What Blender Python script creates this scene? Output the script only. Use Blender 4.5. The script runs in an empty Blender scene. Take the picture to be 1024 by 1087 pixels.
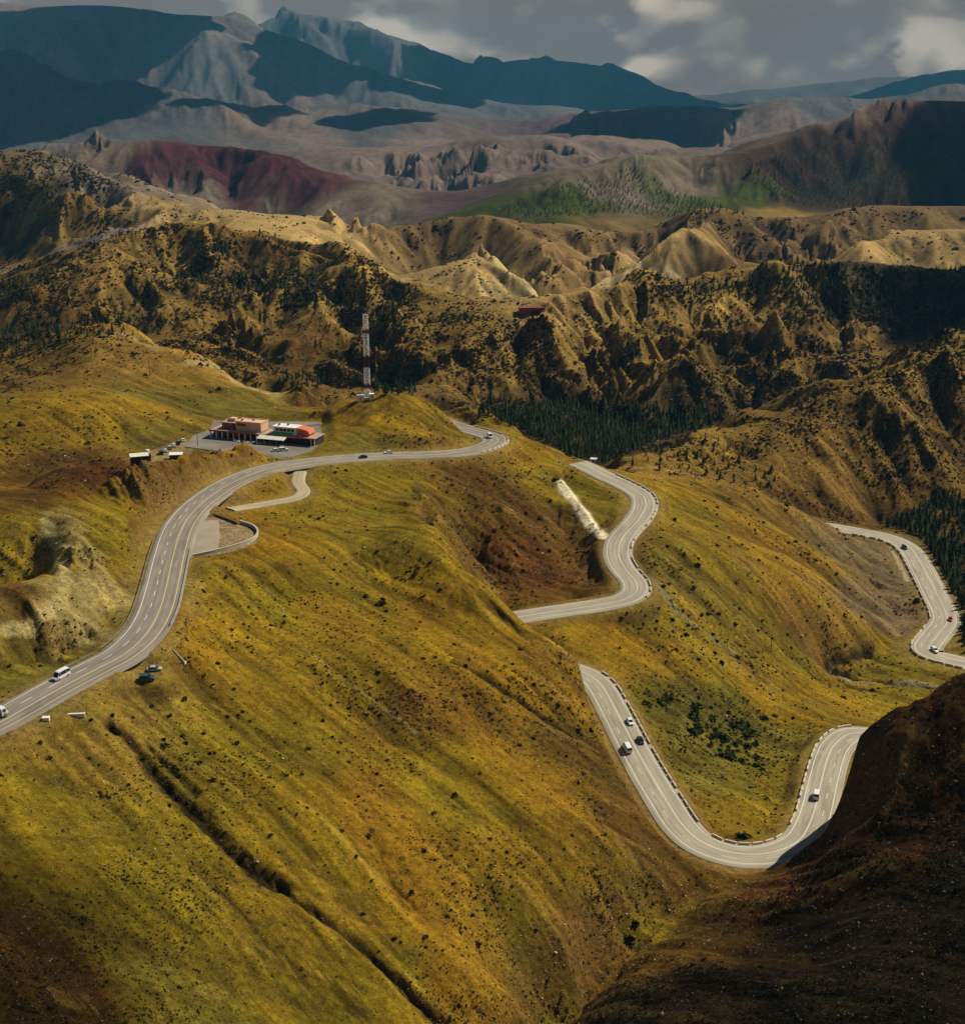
import bpy, bmesh, math, random, sys
import numpy as np
from mathutils import Vector, Matrix
random.seed(7); rng = np.random.default_rng(11)
S = bpy.context.scene
COL = S.collection
Q = 1.0                      # mesh density of the terrain sheet
# ------------------------------------------------------------------ camera frame
# F, VH: focal length and horizon row of a 1024 x 1087 picture; the camera stands at (0, 0, CZ)
F, VH, UC, VC, CZ = 1400.0, 95.0, 512.0, 543.5, 260.0
PIT = math.atan((VC - VH) / F); cp, sp = math.cos(PIT), math.sin(PIT)
def ae(u, v):
    """direction of a sight line: sideways and upward slope per metre forward"""
    X = (np.asarray(u, float) - UC) / F; Y = (VC - np.asarray(v, float)) / F
    k = cp + Y * sp
    return X / k, (-sp + Y * cp) / k
def W(u, v, y):
    a, e = ae(u, v); return (a * y, y, e * y)      # z relative to the camera height
# ------------------------------------------------------------------ roads, as surveyed points (u, v, height below camera)
def zline(pts):
    """fill in heights given only at some points, linear along the line"""
    z = [p[2] if len(p) > 2 else None for p in pts]
    idx = [i for i, q in enumerate(z) if q is not None]
    out = []
    for i, p in enumerate(pts):
        out.append((p[0], p[1], float(np.interp(i, idx, [z[j] for j in idx]))))
    return out
def road_world(pts):
    r = []
    for u, v, z in zline(pts):
        a, e = ae(u, v); y = z / e; r.append((a * y, y, z))
    return np.array(r)
def catmull(P, step):
    P = np.asarray(P, float); P = np.vstack([2 * P[0] - P[1], P, 2 * P[-1] - P[-2]])
    out = []
    for i in range(1, len(P) - 2):
        p0, p1, p2, p3 = P[i - 1:i + 3]
        n = max(2, int(np.linalg.norm((p2 - p1)[:2]) / 1.0))
        t = np.linspace(0, 1, n, endpoint=False)[:, None]
        out.append(0.5 * (2 * p1 + (p2 - p0) * t + (2 * p0 - 5 * p1 + 4 * p2 - p3) * t**2 + (3 * p1 - p0 - 3 * p2 + p3) * t**3))
    out.append(P[-2][None]); C = np.vstack(out)
    for k in range(6):
        C[1:-1] = 0.25 * C[:-2] + 0.5 * C[1:-1] + 0.25 * C[2:]
    s = np.r_[0, np.cumsum(np.linalg.norm(np.diff(C[:, :2], axis=0), axis=1))]
    n = max(4, int(s[-1] / step)); ss = np.linspace(0, s[-1], n)
    return np.stack([np.interp(ss, s, C[:, i]) for i in range(C.shape[1])], 1)
RA = road_world([(-420,905,-169),(-300,872,-167),(-170,834),(-70,798,-162),(-30,779),(0,764,-160),(30,747),(60,730),(100,709),(128,694,-158),(151,673),(165,648),(173,620,-157),(180,590),(188,564),(200,545,-157),(220,527),(246,511),(276,499,-159),(305,493),(340,488.5,-161),(380,485),(420,483,-164.5),(460,482),(490,479.5,-167.5),(511,475.5),(525,469,-169.5),(523,463.5),(512,459.5,-171),(499,456),(487,452.5,-172.5),(474,448),(460,443,-175)])
RB = road_world([(613,491,-181.6),(622,495,-182),(640,504),(662,514,-183.5),(680,525),(684,537,-185.5),(676,552),(663,566,-188),(656,578),(656,592,-190),(663,605),(673,617,-192.5),(674,628),(662,636,-194),(640,641),(600,647,-195.5),(566,652),(540,657,-197),(522,666),(523,680,-199.5),(545,694),(585,706,-202.5),(612,712),(630,721,-203.8),(641,734),(656,762,-206),(672,793),(690,825,-209),(707,853),(722,876,-211.5),(740,893),(765,904,-213.5),(795,908.5),(825,905,-215),(850,893),(864,868,-217),(872,836),(880,806,-219),(888,790),(903,779.5,-220.5),(925,780),(960,785,-223),(1005,792,-224)])
RD = road_world([(850,558,-237),(872,558),(893,561,-238.5),(915,565),(943,571,-240),(964,582),(977,602,-242),(991,629),(1001,650,-244),(1002,661),(993,673,-245),(983,687),(989,694.5,-246),(1004,699),(1030,705,-248),(1075,716),(1140,728,-251)])
RT = road_world([(318,500,-161.5),(316,512,-163),(322,520,-164.5),(316,527),(296,531.5),(270,536,-163),(244,540,-161.5)])
ROADS = [  # centre line, half width, side margin of the earthworks
    (catmull(RA, 2.0), 6.0, 7.5, 'A'), (catmull(RB, 2.0), 5.4, 6.0, 'B'), (catmull(RD, 2.0), 6.2, 10.0, 'D'), (catmull(RT, 1.5), 2.6, 4.0, 'T')]
# ------------------------------------------------------------------ terrain control points (u, v, forward distance)
CP = []
def level(v):
    """the survey distances were taken with a level camera; ratio to the tilted one"""
    v = VH + 2 if abs(v - VH) < 2 else v
    return ((v - VH) / F) / -float(ae(UC, v)[1])
def line(pts, n=0):
    """ridge, valley or slope line: control points every ~n px"""
    P = np.array(pts, float)
    s = np.r_[0, np.cumsum(np.hypot(np.diff(P[:, 0]), np.diff(P[:, 1])))]
    m = max(len(P), int(s[-1] / (n or 28))); ss = np.unique(np.r_[s, np.linspace(0, s[-1], m)])
    for t in ss:
        u, v, y = (float(np.interp(t, s, P[:, i])) for i in range(3)); CP.append((u, v, y * level(v)))
def zl(u, y, z): 
    """point given by its height: returns the row it would be seen at"""
    y = y * level(VH - z / y * F)
    # e = z/y -> Y
    e = z / y; Y = (e * cp + sp) / (cp - e * sp)
    v = VC - Y * F
    return (u, v, y / level(v))
# hillside below the camera and out of frame
for u in (-900, -500, -150, 200, 512, 820, 1174, 1500, 1900):
    for y, e in ((45, -1.0), (90, -.98), (150, -.95)):
        q = zl(u, y, e * y + (8 if u > 900 else 0)); CP.append((q[0], q[1], q[2] * level(q[1])))
# main slope
line([(-200,1087,225),(0,1087,238),(200,1087,258),(300,1087,270),(400,1087,282),(550,1087,300)])
line([(-300,1000,255),(-100,1000,258),(0,1000,260),(200,950,292),(400,950,316),(500,960,318),(600,1010,322)])
line([(-300,880,290),(-100,880,288),(0,900,284),(100,850,318),(200,850,325),(300,870,328),(400,860,340),(550,900,338),(640,930,344),(700,920,356)])
line([(-100,830,308),(20,800,324),(100,790,334),(200,790,347),(300,790,357),(400,790,370),(500,790,374),(600,800,384),(650,815,392)])
line([(160,735,362),(220,720,374),(300,700,394),(400,700,398),(500,720,400),(560,740,402),(600,757,408)])
line([(205,660,402),(300,620,440),(400,600,462),(470,640,440),(560,705,416)])
line([(210,600,432),(290,565,480),(340,540,515),(400,540,528),(440,560,502)])
line([(340,505,556),(400,500,572),(440,505,572),(470,500,582)])
# spur edge over the bowl
line([(440,520,556),(460,540,532),(480,584,492),(509,628,464),(541,651,452),(580,682,440),(612,706,434),(632,738,430)], 18)
line([zl(500,500,-192), zl(530,482,-197), zl(580,474,-200)])
# bowl behind the spur edge
line([zl(490,535,-187), zl(515,514,-194)])
line([(500,500,596),(530,545,566),(545,600,536),(560,637,512),(600,630,520),(630,600,540)])
line([(540,488,618),(580,530,592),(610,570,566),(640,615,524)])
line([(480,490,600),(545,478,632),(580,493,628),(606,497,622),(610,520,606),(632,548,580)])
line([(552,468,648),(590,484,642),(618,497,634)])
# hill with mast
line([(330,438,652),(360,428,664),(385,421,672),(410,423,668),(435,421,664),(455,427,656),(475,447,642),(484,462,630)])
line([(345,465,612),(390,470,604),(430,472,602),(470,472,606)])
line([zl(380,700,-186), zl(430,700,-190), zl(470,700,-192), zl(330,720,-186)])
line([(480,440,705),(500,436,705),(520,443,695),(545,455,680),(575,472,668),(600,482,660),(622,492,650)])
line([zl(500,735,-205), zl(545,720,-212), zl(590,700,-212), zl(625,690,-208)])
# cafe terrace
line([(205,478,600),(225,470,612),(260,473,606),(300,478,597),(330,478,594)])
line([(225,452,640),(280,450,643),(330,452,640)])
line([(200,440,665),(260,432,685),(310,432,685)])
line([(150,488,590),(180,476,606)])
# rocky rib left of the road
line([(150,513,490),(180,504,506),(210,493,522),(240,484,545),(262,480,556),(273,489,556)], 16)
line([zl(150,545,-164), zl(190,560,-164), zl(225,585,-163)])
line([(166,545,482),(190,528,500),(220,513,522),(250,501,547)])
line([(60,520,552),(110,508,560),(135,500,575)])
# left knoll and its pale face
line([(-200,590,440),(-60,555,462),(0,538,470),(30,533,474),(60,534,472),(100,538,466),(130,543,462),(148,552,456)])
line([(-60,600,436),(0,595,440),(35,592,440),(25,640,420)])
line([zl(-100,410,-160), zl(0,412,-159), zl(35,416,-158), zl(50,430,-156)])
line([(-60,690,372),(0,668,376),(40,660,381),(62,640,391),(70,615,406),(64,582,428),(47,550,455)], 18)
line([(-60,722,362),(0,708,368),(60,690,380),(100,670,388),(125,640,404),(138,605,426),(150,572,450)])
line([(40,716,362),(90,697,374),(125,672,390),(142,635,412)])
# hill left of the cafe
line([(-250,440,640),(-100,440,640),(0,437,640),(60,424,655),(95,420,660),(122,440,640)])
line([(0,500,580),(60,490,590),(110,480,600)])
line([(130,470,620),(160,455,640),(200,430,685),(230,412,720)])
line([(-250,420,800),(-100,400,800),(0,385,815),(40,372,830),(80,358,842),(100,355,844),(140,357,838),(160,368,822),(185,380,800),(222,385,785),(240,395,770),(262,410,752),(290,417,742),(318,422,735)], 24)
line([(0,420,720),(60,405,730),(120,395,735),(170,400,735)])
line([zl(-250,930,-205), zl(-100,920,-205), zl(0,900,-200), zl(100,905,-200), zl(200,860,-212), zl(300,815,-222), zl(380,790,-226), zl(450,785,-232)])
# middle spur right of the lower road
line([(650,500,655),(690,506,648),(720,508,652),(760,512,662),(800,523,676),(840,541,688),(870,553,697),(886,562,700)])
line([(705,545,590),(760,560,592),(820,580,600),(880,600,622),(920,615,640)])
line([(700,600,528),(760,620,538),(820,640,552),(880,650,576),(930,660,592)])
line([(640,665,488),(700,680,488),(760,690,502),(820,695,524),(870,700,545)])
line([(650,715,462),(720,730,462),(790,740,478),(850,745,498),(920,745,525)])
line([(700,770,440),(750,780,446),(800,785,452),(840,790,452)])
line([(730,830,412),(770,850,404),(820,855,404),(850,850,412)])
line([(760,885,386),(800,890,383),(835,880,390)])
line([(880,715,555),(890,705,562),(930,695,575),(960,700,572),(1000,722,550),(1060,740,540)])
line([(960,720,550),(1000,740,532),(1060,760,520)])
# creek bed under road D
line([(900,600,655),(935,625,640),(955,655,620),(965,680,595)])
# gully and right foreground spur
line([(760,922,361),(720,960,350),(690,995,340),(650,1045,327),(600,1087,314),(560,1130,300)])
line([(1250,640,385),(1150,670,384),(1024,723,378),(960,750,376),(926,766,373),(905,790,370),(893,838,365),(880,885,359),(840,912,355),(800,938,352),(750,974,341),(700,1010,330),(650,1050,318),(610,1085,306)], 22)
line([zl(1150,430,-205), zl(1024,420,-212), zl(960,416,-216), zl(925,412,-218)])
for k in (.28, .6, 1.0, 1.25):
    line([(u, vc + (1087 - vc) * k, yc + (yb - yc) * k) for u, vc, yc, yb in ((1250,640,385,250),(1150,670,384,252),(1024,723,378,256),(940,764,375,260),(893,838,365,264),(860,900,357,268),(800,938,352,274),(750,974,341,280),(700,1010,330,287))])
line([zl(1400,330,-150), zl(1400,430,-185), zl(1400,560,-205), zl(1700,400,-150)])
# ---- second distance: scrub hills
line([(500,428,945),(540,465,915),(580,470,915),(640,478,905),(680,462,935),(740,448,970),(790,436,1000)])
line([zl(560,810,-246), zl(620,800,-250), zl(670,810,-246)])
line([(650,493,738),(700,478,768),(750,460,798),(800,440,838),(870,415,878),(930,396,900),(1024,365,930),(1150,330,960)])
line([(680,505,700),(740,515,704),(800,522,712),(860,535,740),(930,552,752)])
line([(760,490,752),(830,490,770),(900,500,775),(960,510,775),(1024,500,790),(1150,480,800)])
line([(960,560,735),(1024,560,730),(1150,560,730)])
line([(1010,620,660),(1040,640,645),(1150,640,650)])
# crest left block
line([(-250,330,1120),(-80,330,1120),(0,325,1120),(50,295,1150),(90,262,1190),(140,245,1220),(180,239,1230),(230,243,1220),(290,252,1210),(330,270,1180),(380,290,1150),(430,309,1120),(470,325,1090),(520,338,1060),(560,350,1035),(590,345,1060)], 24)
line([(-80,370,1020),(0,355,1050),(80,330,1080),(160,330,1085),(240,345,1075),(320,360,1050),(400,370,1025),(480,385,1000),(560,400,985)])
line([(200,290,1160),(300,310,1130),(380,330,1095),(450,350,1045)])
line([(230,243,1220),(215,280,1170),(195,320,1110),(180,355,1040)], 16)
line([(330,270,1180),(335,300,1140),(345,340,1080),(350,380,1010)], 16)
line([(430,309,1120),(445,335,1075),(460,370,1020),(470,400,965)], 16)
line([zl(280,1150,-168), zl(268,1090,-196), zl(262,1030,-216)], 12)
line([zl(385,1100,-186), zl(398,1040,-210), zl(405,980,-226)], 12)
line([zl(130,1130,-160), zl(120,1070,-190)], 12)
line([(60,352,985),(180,372,955),(260,395,935),(330,410,920),(400,415,915),(460,420,925)])
# right block crest
line([(600,345,1075),(640,330,1110),(690,309,1150),(740,301,1165),(800,293,1180),(850,284,1200),(880,279,1210),(930,286,1200),(970,291,1190),(1024,286,1210),(1150,270,1250),(1300,260,1250)], 24)
line([(600,380,1030),(680,370,1065),(760,360,1085),(840,350,1105),(920,350,1105),(1024,340,1120),(1150,330,1120)])
line([(620,425,985),(700,410,1010),(780,395,1030),(860,385,1045),(940,380,1045)])
line([(690,309,1150),(680,340,1120),(665,380,1070),(650,425,1000),(645,450,965)], 16)
line([(800,293,1180),(795,320,1160),(775,360,1110),(760,400,1050)], 16)
line([(880,279,1210),(900,310,1180),(905,345,1130),(890,380,1075)], 16)
line([zl(735,1120,-196), zl(722,1070,-218), zl(712,1020,-240)], 12)
line([zl(842,1150,-188), zl(838,1100,-206), zl(828,1050,-228)], 12)
line([zl(620,1060,-214), zl(612,1010,-236)], 12)
line([zl(960,1160,-180), zl(965,1110,-200)], 12)
line([zl(860,960,-236), zl(930,985,-226), zl(1024,1020,-214)])
# ravine behind the scrub hills
line([zl(-250,1450,-250), zl(0,1430,-255), zl(120,1450,-250), zl(250,1460,-250), zl(380,1400,-258), zl(460,1340,-268), zl(560,1260,-272), zl(620,1290,-272), zl(740,1380,-266), zl(880,1420,-258), zl(1024,1430,-252), zl(1200,1430,-250)])
# ---- third distance: bare hills
line([(-250,190,2000),(-80,170,2000),(0,165,2000),(40,161,2020),(80,173,1980),(120,189,1950),(180,206,1900),(230,221,1850),(280,228,1830),(330,231,1820),(380,238,1800)], 26)
line([(-80,285,1700),(0,285,1700),(60,265,1700),(120,244,1710),(200,238,1720),(260,241,1720),(330,249,1700)])
line([(-80,225,1860),(0,225,1860),(80,218,1830),(150,222,1790)])
line([(30,166,2010),(60,215,1850),(85,255,1730)])
line([(120,189,1950),(140,215,1840),(150,235,1740)])
line([zl(90,1850,-208), zl(110,1760,-236)])
line([zl(20,1850,-190), zl(35,1760,-226)])
line([(370,254,1808),(420,242,1836),(470,234,1852),(515,229,1864),(560,238,1864),(600,247,1852),(650,250,1852),(700,256,1836),(735,235,1825),(745,232,1825),(790,237,1847),(820,240,1864),(860,233,1880),(900,223,1900),(960,222,1900),(1024,219,1920),(1200,215,1950)], 24)
line([(440,297,1600),(470,283,1638),(508,269,1682),(535,287,1649),(562,305,1616),(570,318,1578)],18)
line([(470,305,1578),(520,318,1556)])
line([zl(450,1726,-261), zl(500,1748,-254), zl(540,1715,-262), zl(575,1660,-270), zl(590,1616,-274)])
line([(600,247,1852),(598,262,1781),(590,280,1720),(575,300,1654)],16)
line([zl(620,1814,-233), zl(628,1748,-248), zl(622,1682,-261), zl(610,1627,-272)])
line([(660,252,1847),(652,270,1759),(640,287,1693)],16)
line([zl(690,1814,-239), zl(682,1748,-252), zl(664,1682,-263)])
line([(745,231.5,1825),(728,246,1776),(705,262,1726),(675,282,1671),(640,302,1610),(612,322,1556)],16)
line([(640,318,1539),(700,300,1572),(740,290,1605)])
line([(745,231.5,1825),(757,250,1748),(772,268,1688),(790,282,1632)],16)
line([zl(770,1814,-225), zl(790,1754,-241), zl(808,1693,-256), zl(822,1638,-263)])
line([(815,239,1864),(830,256,1770),(845,270,1704),(862,280,1649)],18)
line([zl(850,1814,-221), zl(862,1748,-238), zl(878,1682,-251)])
line([(890,226,1890),(885,243,1803),(880,258,1737)],18)
line([zl(915,1836,-200), zl(905,1759,-224)])
line([(1100,240,1748),(1024,243,1748),(985,244,1748),(950,250,1726),(915,262,1693),(890,273,1660),(868,284,1627)],18)
line([(960,275,1627),(1024,272,1627),(1150,268,1627)])
line([zl(950,1836,-200), zl(1000,1836,-198), zl(1080,1836,-198)])
line([zl(-250,2200,-230), zl(0,2200,-225), zl(150,2150,-240), zl(300,2050,-262), zl(420,2000,-262), zl(560,2050,-262), zl(700,2000,-270), zl(800,2080,-262), zl(900,2120,-250), zl(1024,2130,-240), zl(1250,2130,-240)])
# ---- fourth distance
line([(-250,180,2900),(-50,172,2900),(40,168,2880),(70,160,2880),(90,155,2900),(120,149,2900),(160,148,2900),(200,153,2880),(240,152,2870),(270,158,2820),(310,170,2760),(340,180,2700),(370,192,2640),(420,203,2560),(470,214,2500)], 24)
line([(60,200,2660),(150,200,2660),(220,214,2620),(290,222,2560),(340,226,2500),(400,234,2420)])
line([(110,150,2890),(120,175,2780),(125,198,2670)], 12)
line([(190,151,2880),(205,180,2760),(215,210,2640)], 12)
line([(280,161,2810),(290,190,2680),(300,218,2560)], 12)
line([zl(160,2800,-152), zl(165,2700,-206)], 12)
line([zl(240,2790,-160), zl(250,2680,-212)], 12)
line([zl(60,2500,-262), zl(200,2450,-268), zl(320,2400,-270)])
line([(520,226,2300),(545,214,2360),(575,203,2430),(605,192,2500),(640,186,2550),(665,172,2620),(690,165,2660),(720,166,2680),(760,175,2640),(800,178,2600)], 24)
line([(560,232,2260),(620,232,2340),(680,228,2400),(740,226,2420),(830,230,2400)])
line([(690,165,2660),(670,195,2540),(655,225,2400)], 12)
line([(740,170,2660),(770,200,2550),(785,226,2420)], 12)
line([(605,192,2500),(590,212,2410),(580,230,2310)], 12)
line([zl(715,2560,-188), zl(722,2460,-222)], 12)
line([zl(630,2460,-206), zl(622,2390,-228)], 12)
line([zl(560,2180,-262), zl(700,2260,-270), zl(820,2280,-266)])
line([(790,177,2620),(830,157,2720),(870,141,2780),(920,125,2850),(960,115,2900),(1000,112,2900),(1024,110,2900),(1150,104,2900),(1300,100,2900)], 24)
line([(810,214,2500),(880,205,2560),(950,200,2600),(1024,196,2620),(1150,190,2640)])
line([(870,141,2780),(850,175,2660),(835,208,2520)], 12)
line([(960,115,2900),(945,160,2760),(930,200,2590)], 12)
line([zl(905,2760,-120), zl(890,2640,-180)], 12)
line([zl(1000,2780,-92), zl(990,2660,-160)], 12)
line([zl(-250,3400,-270), zl(100,3400,-280), zl(250,3350,-300), zl(400,3000,-320), zl(470,2900,-320), zl(560,2950,-310), zl(650,3050,-300), zl(760,3150,-290), zl(880,3300,-260), zl(1024,3350,-230), zl(1250,3350,-230)])
# ---- fifth: beige and lilac ridges
line([(300,190,3900),(350,187,3950),(390,182,4000),(430,174,4100),(470,164,4200),(520,158,4250),(560,158,4300),(600,151,4350),(640,156,4300),(700,157,4300),(760,160,4200),(850,165,4200),(1000,165,4200)], 26)
line([(330,212,3500),(430,212,3560),(480,204,3640),(530,198,3720),(580,190,3800),(660,182,3900)])
line([(390,182,4000),(375,195,3800),(360,208,3620)], 10)
line([(470,164,4200),(455,180,3980),(440,198,3720),(432,210,3560)], 10)
line([(560,158,4300),(535,175,4050),(510,192,3820),(492,206,3650)], 10)
line([(640,156,4300),(615,170,4120),(592,182,3920)], 10)
line([(740,158,4250),(715,163,3900)], 10)
line([zl(345,3850,-285), zl(335,3650,-312)], 12)
line([zl(430,3980,-275), zl(415,3760,-305), zl(398,3560,-330)], 12)
line([zl(512,4050,-268), zl(490,3820,-300), zl(465,3600,-330)], 12)
line([zl(598,4080,-255), zl(572,3850,-290)], 12)
line([zl(680,4120,-245), zl(655,3950,-275)], 12)
line([zl(0,5000,-300), zl(200,5000,-310), zl(350,5000,-330), zl(450,5000,-320), zl(600,5000,-300), zl(800,5000,-310), zl(1024,5000,-300)])
line([(530,165,5700),(570,160,5800),(600,146,5900),(625,136,6000),(650,132,6000),(690,131,6000),(720,139,5900),(750,141,5900),(775,136,6000),(800,131,6000),(830,123,6100),(860,118,6200),(900,122,6200),(940,112,6300),(980,105,6300),(1024,98,6300),(1200,90,6300)], 26)
# mosaic hills at left
line([(-250,40,6500),(-60,48,6500),(0,55,6500),(40,68,6500),(75,78,6500),(110,81,6500),(150,92,6500),(200,105,6450),(240,112,6400),(290,112,6400),(330,120,6400),(380,118,6400),(430,123,6400),(470,131,6300),(510,146,6100)], 26)
line([(-60,150,5500),(60,150,5500),(150,146,5600),(250,152,5600),(350,165,5500),(420,165,5500)])
line([(60,110,6000),(150,118,6000),(240,132,5950),(340,142,5950),(430,145,5950)])
line([(75,78,6500),(90,110,6050),(100,145,5600)], 12)
line([(200,105,6450),(215,125,6050),(225,150,5650)], 12)
line([(330,120,6400),(345,138,6050),(355,160,5600)], 12)
line([zl(150,6150,-70), zl(160,5800,-170)], 12)
line([zl(280,6150,-130), zl(290,5800,-220)], 12)
line([zl(400,6150,-180), zl(405,5800,-240)], 12)
line([(690,131,6000),(680,148,5750),(670,158,5550)], 12)
line([(860,118,6200),(845,138,5850),(835,152,5600)], 12)
line([(620,136,5950),(600,155,5600)], 12)
line([zl(770,5800,-250), zl(760,5600,-290)], 12)
line([zl(645,5800,-240), zl(635,5600,-285)], 12)
line([zl(930,5900,-200), zl(920,5650,-260)], 12)
line([zl(-250,8000,-330), zl(100,8000,-330), zl(400,8000,-360), zl(600,8000,-400), zl(800,8200,-400), zl(1024,8200,-350)])
# far mountains
line([(-250,5,10500),(-60,12,10500),(0,16,10500),(60,18,10500),(110,14,10500),(150,13,10500),(190,21,10500),(215,18,10500),(245,21,10500),(280,32,10400),(320,44,10300),(350,54,10200),(400,71,10000),(440,87,9900),(480,97,9800),(530,106,9700),(580,112,9700),(640,125,9600)], 26)
line([(60,80,9000),(150,90,9000),(250,100,9000),(350,112,8800),(450,120,8800)])
line([zl(-250,12000,-200), zl(100,12000,-200), zl(400,12000,-350), zl(600,11500,-450), zl(800,11500,-500), zl(1024,11500,-500)])
line([(300,50,14500),(380,62,14300),(440,70,14200),(500,79,14000),(535,74,14000),(570,76,14000),(600,77,13900),(640,81,13800),(700,92,13500),(740,101,13300),(775,112,13200),(815,124,13000),(860,116,13600),(900,102,14000),(950,91,14200),(985,86,14300),(1024,82,14300),(1200,80,14300)], 26)
line([zl(-250,15000,-300), zl(200,15000,-300), zl(512,15000,-400), zl(760,15000,-400), zl(1024,15000,-200)])
line([(-250,60,16500),(200,60,16500),(500,85,16500),(700,110,16500),(775,108,16500),(800,103,16500),(830,99,16500),(880,95,16500),(920,90,16500),(1000,84,16500),(1200,80,16500)])
line([(-250,80,19000),(512,110,19000),(1300,110,19000)])
CPS = np.array(CP)
A_, E_ = ae(CPS[:, 0], CPS[:, 1]); L_ = np.log(CPS[:, 2])
for C, hw, mg, nm in ROADS:                       # the roads themselves hold the ground up
    k = np.arange(0, len(C), 8)
    A_ = np.r_[A_, C[k, 0] / C[k, 1]]; E_ = np.r_[E_, C[k, 2] / C[k, 1]]; L_ = np.r_[L_, np.log(C[k, 1])]
def tps_fit(x, y, f, lam):
    n = len(x); d2 = (x[:, None] - x)**2 + (y[:, None] - y)**2
    K = 0.5 * d2 * np.log(d2 + 1e-12); K[np.diag_indices(n)] = lam
    P = np.stack([np.ones(n), x, y], 1)
    M = np.block([[K, P], [P.T, np.zeros((3, 3))]])
    return np.linalg.solve(M, np.r_[f, 0, 0, 0])
def tps_eval(c, x, y, X, Y):
    out = np.empty(len(X))
    for i in range(0, len(X), 4000):
        d2 = (X[i:i+4000, None] - x)**2 + (Y[i:i+4000, None] - y)**2
        out[i:i+4000] = (0.5 * d2 * np.log(d2 + 1e-12)) @ c[:-3] + c[-3] + c[-2] * X[i:i+4000] + c[-1] * Y[i:i+4000]
    return out
coef = tps_fit(A_, L_, E_, 8e-6)
# ------------------------------------------------------------------ the sheet: rows by forward distance, columns by bearing
def seg(a, b, n): return np.linspace(math.log(a), math.log(b), int(n * Q), endpoint=False)
LY = np.r_[seg(30, 215, 110), seg(215, 560, 640), seg(560, 800, 230), seg(800, 1300, 330), seg(1300, 2000, 150), seg(2000, 4500, 220), seg(4500, 19000, 240), [math.log(19000), math.log(21000)]]
am = 0.45
AC = np.r_[-np.geomspace(1.6, am, 46)[:-1], np.linspace(-am, am, int(1120 * Q)), np.geomspace(am, 1.6, 46)[1:]]
YS = np.exp(LY); NR, NC = len(YS), len(AC)
la = np.r_[np.linspace(-1.6, -.5, 14)[:-1], np.linspace(-.5, .5, 180), np.linspace(.5, 1.6, 14)[1:]]
ll = np.r_[np.linspace(math.log(30), math.log(200), 30, endpoint=False), np.linspace(math.log(200), math.log(1400), 260, endpoint=False), np.linspace(math.log(1400), math.log(30000), 190)]
ga, gl = np.meshgrid(la, ll)
EC = tps_eval(coef, A_, L_, np.clip(ga.ravel(), -.85, .85), gl.ravel()).reshape(ga.shape)
def interp_mat(src, dst):
    i = np.clip(np.searchsorted(src, dst) - 1, 0, len(src) - 2); t = (dst - src[i]) / (src[i+1] - src[i]); t = np.clip(t, 0, 1)
    M = np.zeros((len(dst), len(src))); r = np.arange(len(dst))
    # cubic Hermite with finite-difference tangents
    def tang(j):
        j0, j1 = np.clip(j - 1, 0, len(src) - 1), np.clip(j + 1, 0, len(src) - 1)
        return j0, j1, 1.0 / (src[j1] - src[j0])
    h = src[i+1] - src[i]
    h00, h10, h01, h11 = 2*t**3-3*t**2+1, t**3-2*t**2+t, -2*t**3+3*t**2, t**3-t**2
    np.add.at(M, (r, i), h00); np.add.at(M, (r, i+1), h01)
    for j, hh in ((i, h10), (i+1, h11)):
        j0, j1, q = tang(j); np.add.at(M, (r, j1), hh * h * q); np.add.at(M, (r, j0), -hh * h * q)
    return M
Z = (interp_mat(ll, LY) @ EC @ interp_mat(la, AC).T) * YS[:, None]
Xg = AC[None, :] * YS[:, None]; Yg = np.repeat(YS[:, None], NC, 1)
def sst(a, b, x): t = np.clip((x - a) / (b - a), 0, 1); return t * t * (3 - 2 * t)
# ---- procedural relief
def hsh(ix, iy, s):
    n = (ix.astype(np.int64) * 374761393 + iy.astype(np.int64) * 668265263 + s * 974634721) & 0x7fffffff
    n = ((n ^ (n >> 13)) * 1274126177) & 0x7fffffff
    return ((n ^ (n >> 16)) & 0xffff) / 65535.0
def vnoise(x, y, s=0):
    ix, iy = np.floor(x), np.floor(y); fx, fy = x - ix, y - iy
    fx = fx*fx*fx*(fx*(fx*6-15)+10); fy = fy*fy*fy*(fy*(fy*6-15)+10)
    ix = ix.astype(np.int64); iy = iy.astype(np.int64)
    a, b, c, d = hsh(ix, iy, s), hsh(ix+1, iy, s), hsh(ix, iy+1, s), hsh(ix+1, iy+1, s)
    return (a + (b-a)*fx) * (1-fy) + (c + (d-c)*fx) * fy
def fbm(x, y, lam, oc, s=0, g=.5):
    t = 0; a = 1; n = 0
    for k in range(oc):
        t = t + a * (vnoise(x / lam + 17.3*k, y / lam - 9.1*k, s + k) - .5); n += a; a *= g; lam *= .5
    return t / n * 2
def grad(z):
    za = np.gradient(z, AC, axis=1); zy = np.gradient(z, YS, axis=0)
    return za / YS[:, None], zy - za * AC[None, :] / YS[:, None]
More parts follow.
